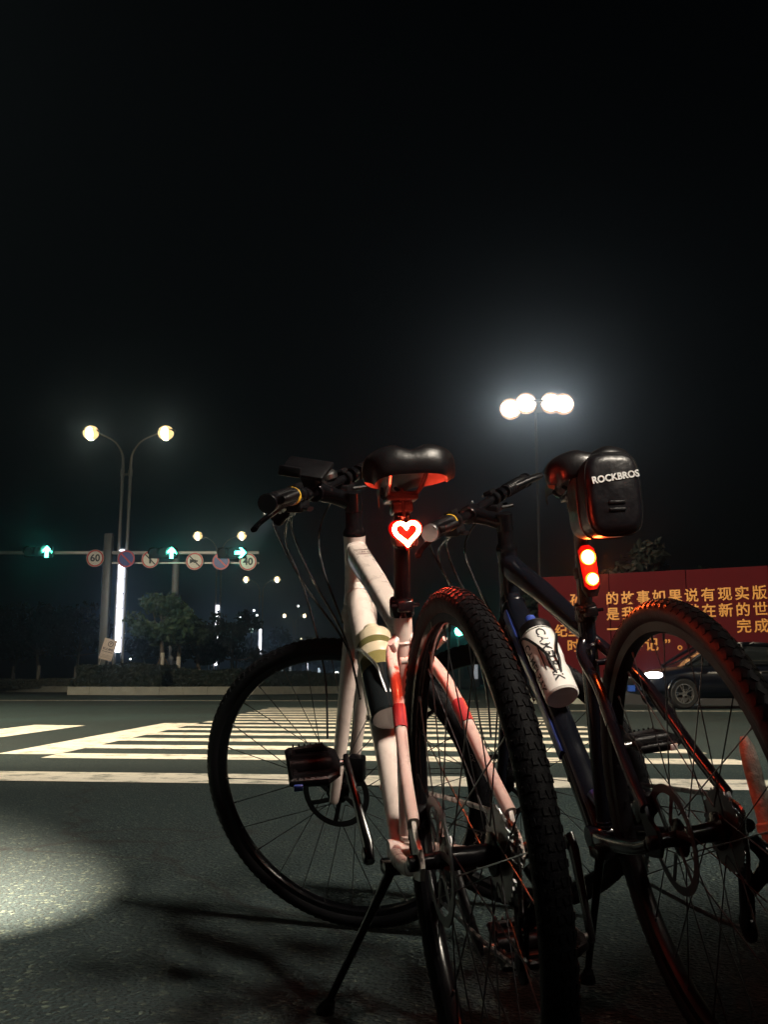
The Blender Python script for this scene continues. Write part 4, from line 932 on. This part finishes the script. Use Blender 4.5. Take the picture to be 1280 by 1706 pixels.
rows = [v0 - rh * 1.02 * k for k in range(4)]
Fx = Matrix.Rotation(pi / 2, 4, 'X')
for k, row in enumerate(([(ch, i) for i, ch in enumerate('版实现有说果如事故的')] + [('孙', 11.4)], [(ch, i) for i, ch in enumerate('世的新在港云连们我是')],
                         [('成', 0), ('完', 1), ('、', 2), ('后', 3), ('一', 9), ('至', 11.6), ('纪', 12.5)], [('。', 4.6), ('”', 5.6), ('记', 6.6), ('游', 7.6), ('西', 8.6), ('代', 10.7), ('时', 11.7)])):
    runs = [[row[0]]]
    for a_, b_ in zip(row, row[1:]):
        if b_[1] - a_[1] > 1.5: runs.append([])
        runs[-1].append(b_)
    for run in runs:
        lt = MB()
        for ch, col in run: lt.add(*text(ch, pit * .88, Matrix.Translation((u0 - col * pit, -.066, rows[k])) @ Fx, .006, bold=.006))
        lt.build('lettering_row', goldl, hb, sm=False, clean=False)

# ------------------------------------------------------------------ parked dark car
carp = mat('car_paint', (.002, .003, .008), .3, .1, coat=.12); glass = mat('car_glass', (.015, .018, .02), .06, 0, coat=.6); trim = mat('car_trim', (.012, .012, .012), .5); tyrec = mat('car_tyre', (.006, .006, .007), .7); alloy = mat('wheel_alloy', (.60, .60, .62), .25, .9)
cw = ground_at(1137, 1181)
car = empty('parked_car', (cw.x + 1.18, cw.y + .55, 0), (0, 0, radians(172 + 180) - pi)); tag(car, 'dark blue car with one headlight on, parked before the red hoarding', 'car')
# local axes: +x is the nose; the car's left flank faces the viewer at -y after turning
car.rotation_euler = (0, 0, radians(186))
ST = [(-2.15, .46, .80, .62), (-2.05, .34, .92, .78), (-1.5, .24, .96, .86), (-.6, .22, .95, .88), (.5, .22, .95, .88), (1.15, .24, .93, .87), (1.7, .26, .84, .83), (2.05, .32, .72, .74), (2.18, .38, .60, .60)]
NS = 28
def loft(ST_, p, n=NS):
    b = MB(); vs = []; fs = []
    for x, z0, z1, hw in ST_:
        for k in range(n):
            t = 2 * pi * k / n; c_, s_ = cos(t), sin(t)
            vs.append((x, hw * math.copysign(abs(c_) ** (2 / p), c_), (z0 + z1) / 2 + (z1 - z0) / 2 * math.copysign(abs(s_) ** (2 / p), s_)))
    for i in range(len(ST_) - 1):
        for k in range(n): l = (k + 1) % n; fs.append((i * n + k, i * n + l, (i + 1) * n + l, (i + 1) * n + k))
    fs += [tuple(range(n)), tuple(range((len(ST_) - 1) * n, len(ST_) * n))]
    return b.add(vs, fs)
bd = loft(ST, 4.2)
for x in (-1.35, 1.35):
    for sy in (-1, 1):      # wheel-arch flares
        P = [(x + .36 * cos(t), sy * .885, .33 + .36 * sin(t)) for t in [radians(a) for a in range(-5, 186, 10)]]
        bd.tube(P, .028, 8, up=(0, 1, 0))
bd.build('car_body', carp, car)
roof = loft([(-1.75, .86, 1.05, .55), (-1.45, .86, 1.30, .60), (-.8, .86, 1.42, .64), (-.1, .86, 1.44, .65), (.45, .86, 1.36, .66), (.95, .86, 1.06, .70), (1.25, .84, .92, .70)], 3.4).build('car_glasshouse', glass, car)
MB().add([(x, y, z) for x, z in ((-1.4, 1.315), (-.8, 1.428), (-.1, 1.449), (.38, 1.392)) for y in (-.5, -.25, 0, .25, .5)], [(i * 5 + j, i * 5 + j + 1, (i + 1) * 5 + j + 1, (i + 1) * 5 + j) for i in range(3) for j in range(4)]).build('car_roof', carp, car)
for sy in (-1, 1):
    pl = MB()
    for P in ([(1.15, .72), (.45, .655), (-.1, .64)], ):
        pl.tube(smooth([(1.2, sy * .70, .95), (.50, sy * .60, 1.345), (-.1, sy * .585, 1.425), (-.8, sy * .575, 1.405), (-1.5, sy * .56, 1.24), (-1.8, sy * .55, 1.0)], 6), .035, 8)
    pl.tube([(-.15, sy * .66, .95), (-.15, sy * .60, 1.42)], .04, 8)
    pl.build('car_pillar', carp, car)
    MB().ball((.72, sy * .97, 1.0), (.09, .13, .075), 14).tube([(.74, sy * .86, .95), (.73, sy * .95, .98)], .025, 8).build('side_mirror', carp, car)
    for x in (-.55, .45): MB().box((x, sy * .885, .80), (.20, .03, .03), bev=.01).build('door_handle', trim, car)
    MB().ball((1.90, sy * .60, .70), (.26, .17, .105), 18, Matrix.Rotation(sy * -.42, 3, 'Z')).build('headlight', glow('headlight_on', (.95, .98, 1.0), 9) if sy > 0 else mat('headlight_off', (.4, .4, .4), .1, coat=1), car)
MB().box((2.19, 0, .60), (.03, .84, .14), bev=.01).build('grille', trim, car)
MB().box((2.205, 0, .44), (.02, .44, .14), bev=.004).build('number_plate', mat('plate_blue', (.03, .10, .5), .4), car)
for x in (-1.35, 1.35):
    for sy in (-1, 1):
        wl = MB().lathe([(.20, -.10), (.29, -.11), (.325, -.08), (.33, 0), (.325, .08), (.29, .11), (.20, .10)], (x, sy * .80, .33), (0, 1, 0), 32, closed=True).build('wheel', tyrec, car)
        rm = MB().lathe([(.205, .0), (.215, sy * .105), (.195, sy * .108), (.185, 0)], (x, sy * .80, .33), (0, 1, 0), 32, closed=True)
        for k in range(10):
            a = 2 * pi * (k // 2) / 5 + (.16 if k % 2 else -.16); rm.sweep([(x + .04 * cos(a), sy * .885, .33 + .04 * sin(a)), (x + .20 * cos(a), sy * .892, .33 + .20 * sin(a))], .018, .010, 6, up=(0, 1, 0))
        rm.lathe([(.055, sy * .07), (.05, sy * .1), (.02, sy * .105)], (x, sy * .80, .33), (0, 1, 0), 16).build('wheel_rim', alloy, wl)

# ------------------------------------------------------------------ added, unseen hedge-shaped blocker behind the viewer; shades the foot of the bicycles
shade_blocker = hedge(-1.1, 1.6, -.28, .28, 0, 2.45, 2600, 'unseen hedge-shaped shadow blocker added behind the viewer', (.04, .07))
shade_blocker.location = (1.52, -.18, 0); shade_blocker.rotation_euler = (0, 0, radians(58))

# ------------------------------------------------------------------ night mist
hz = bpy.data.materials.new('mist'); hz.use_nodes = True; t = hz.node_tree; t.nodes.clear()
ou = t.nodes.new('ShaderNodeOutputMaterial'); pv = t.nodes.new('ShaderNodeVolumePrincipled')
pv.inputs['Color'].default_value = (.46, .70, 1, 1); pv.inputs['Density'].default_value = .0034; pv.inputs['Anisotropy'].default_value = .94
t.links.new(pv.outputs[0], ou.inputs['Volume'])
ho = MB().box((0, 175, 14), (900, 460, 31)).build('haze', hz, sm=False); tag(ho, kind='stuff')
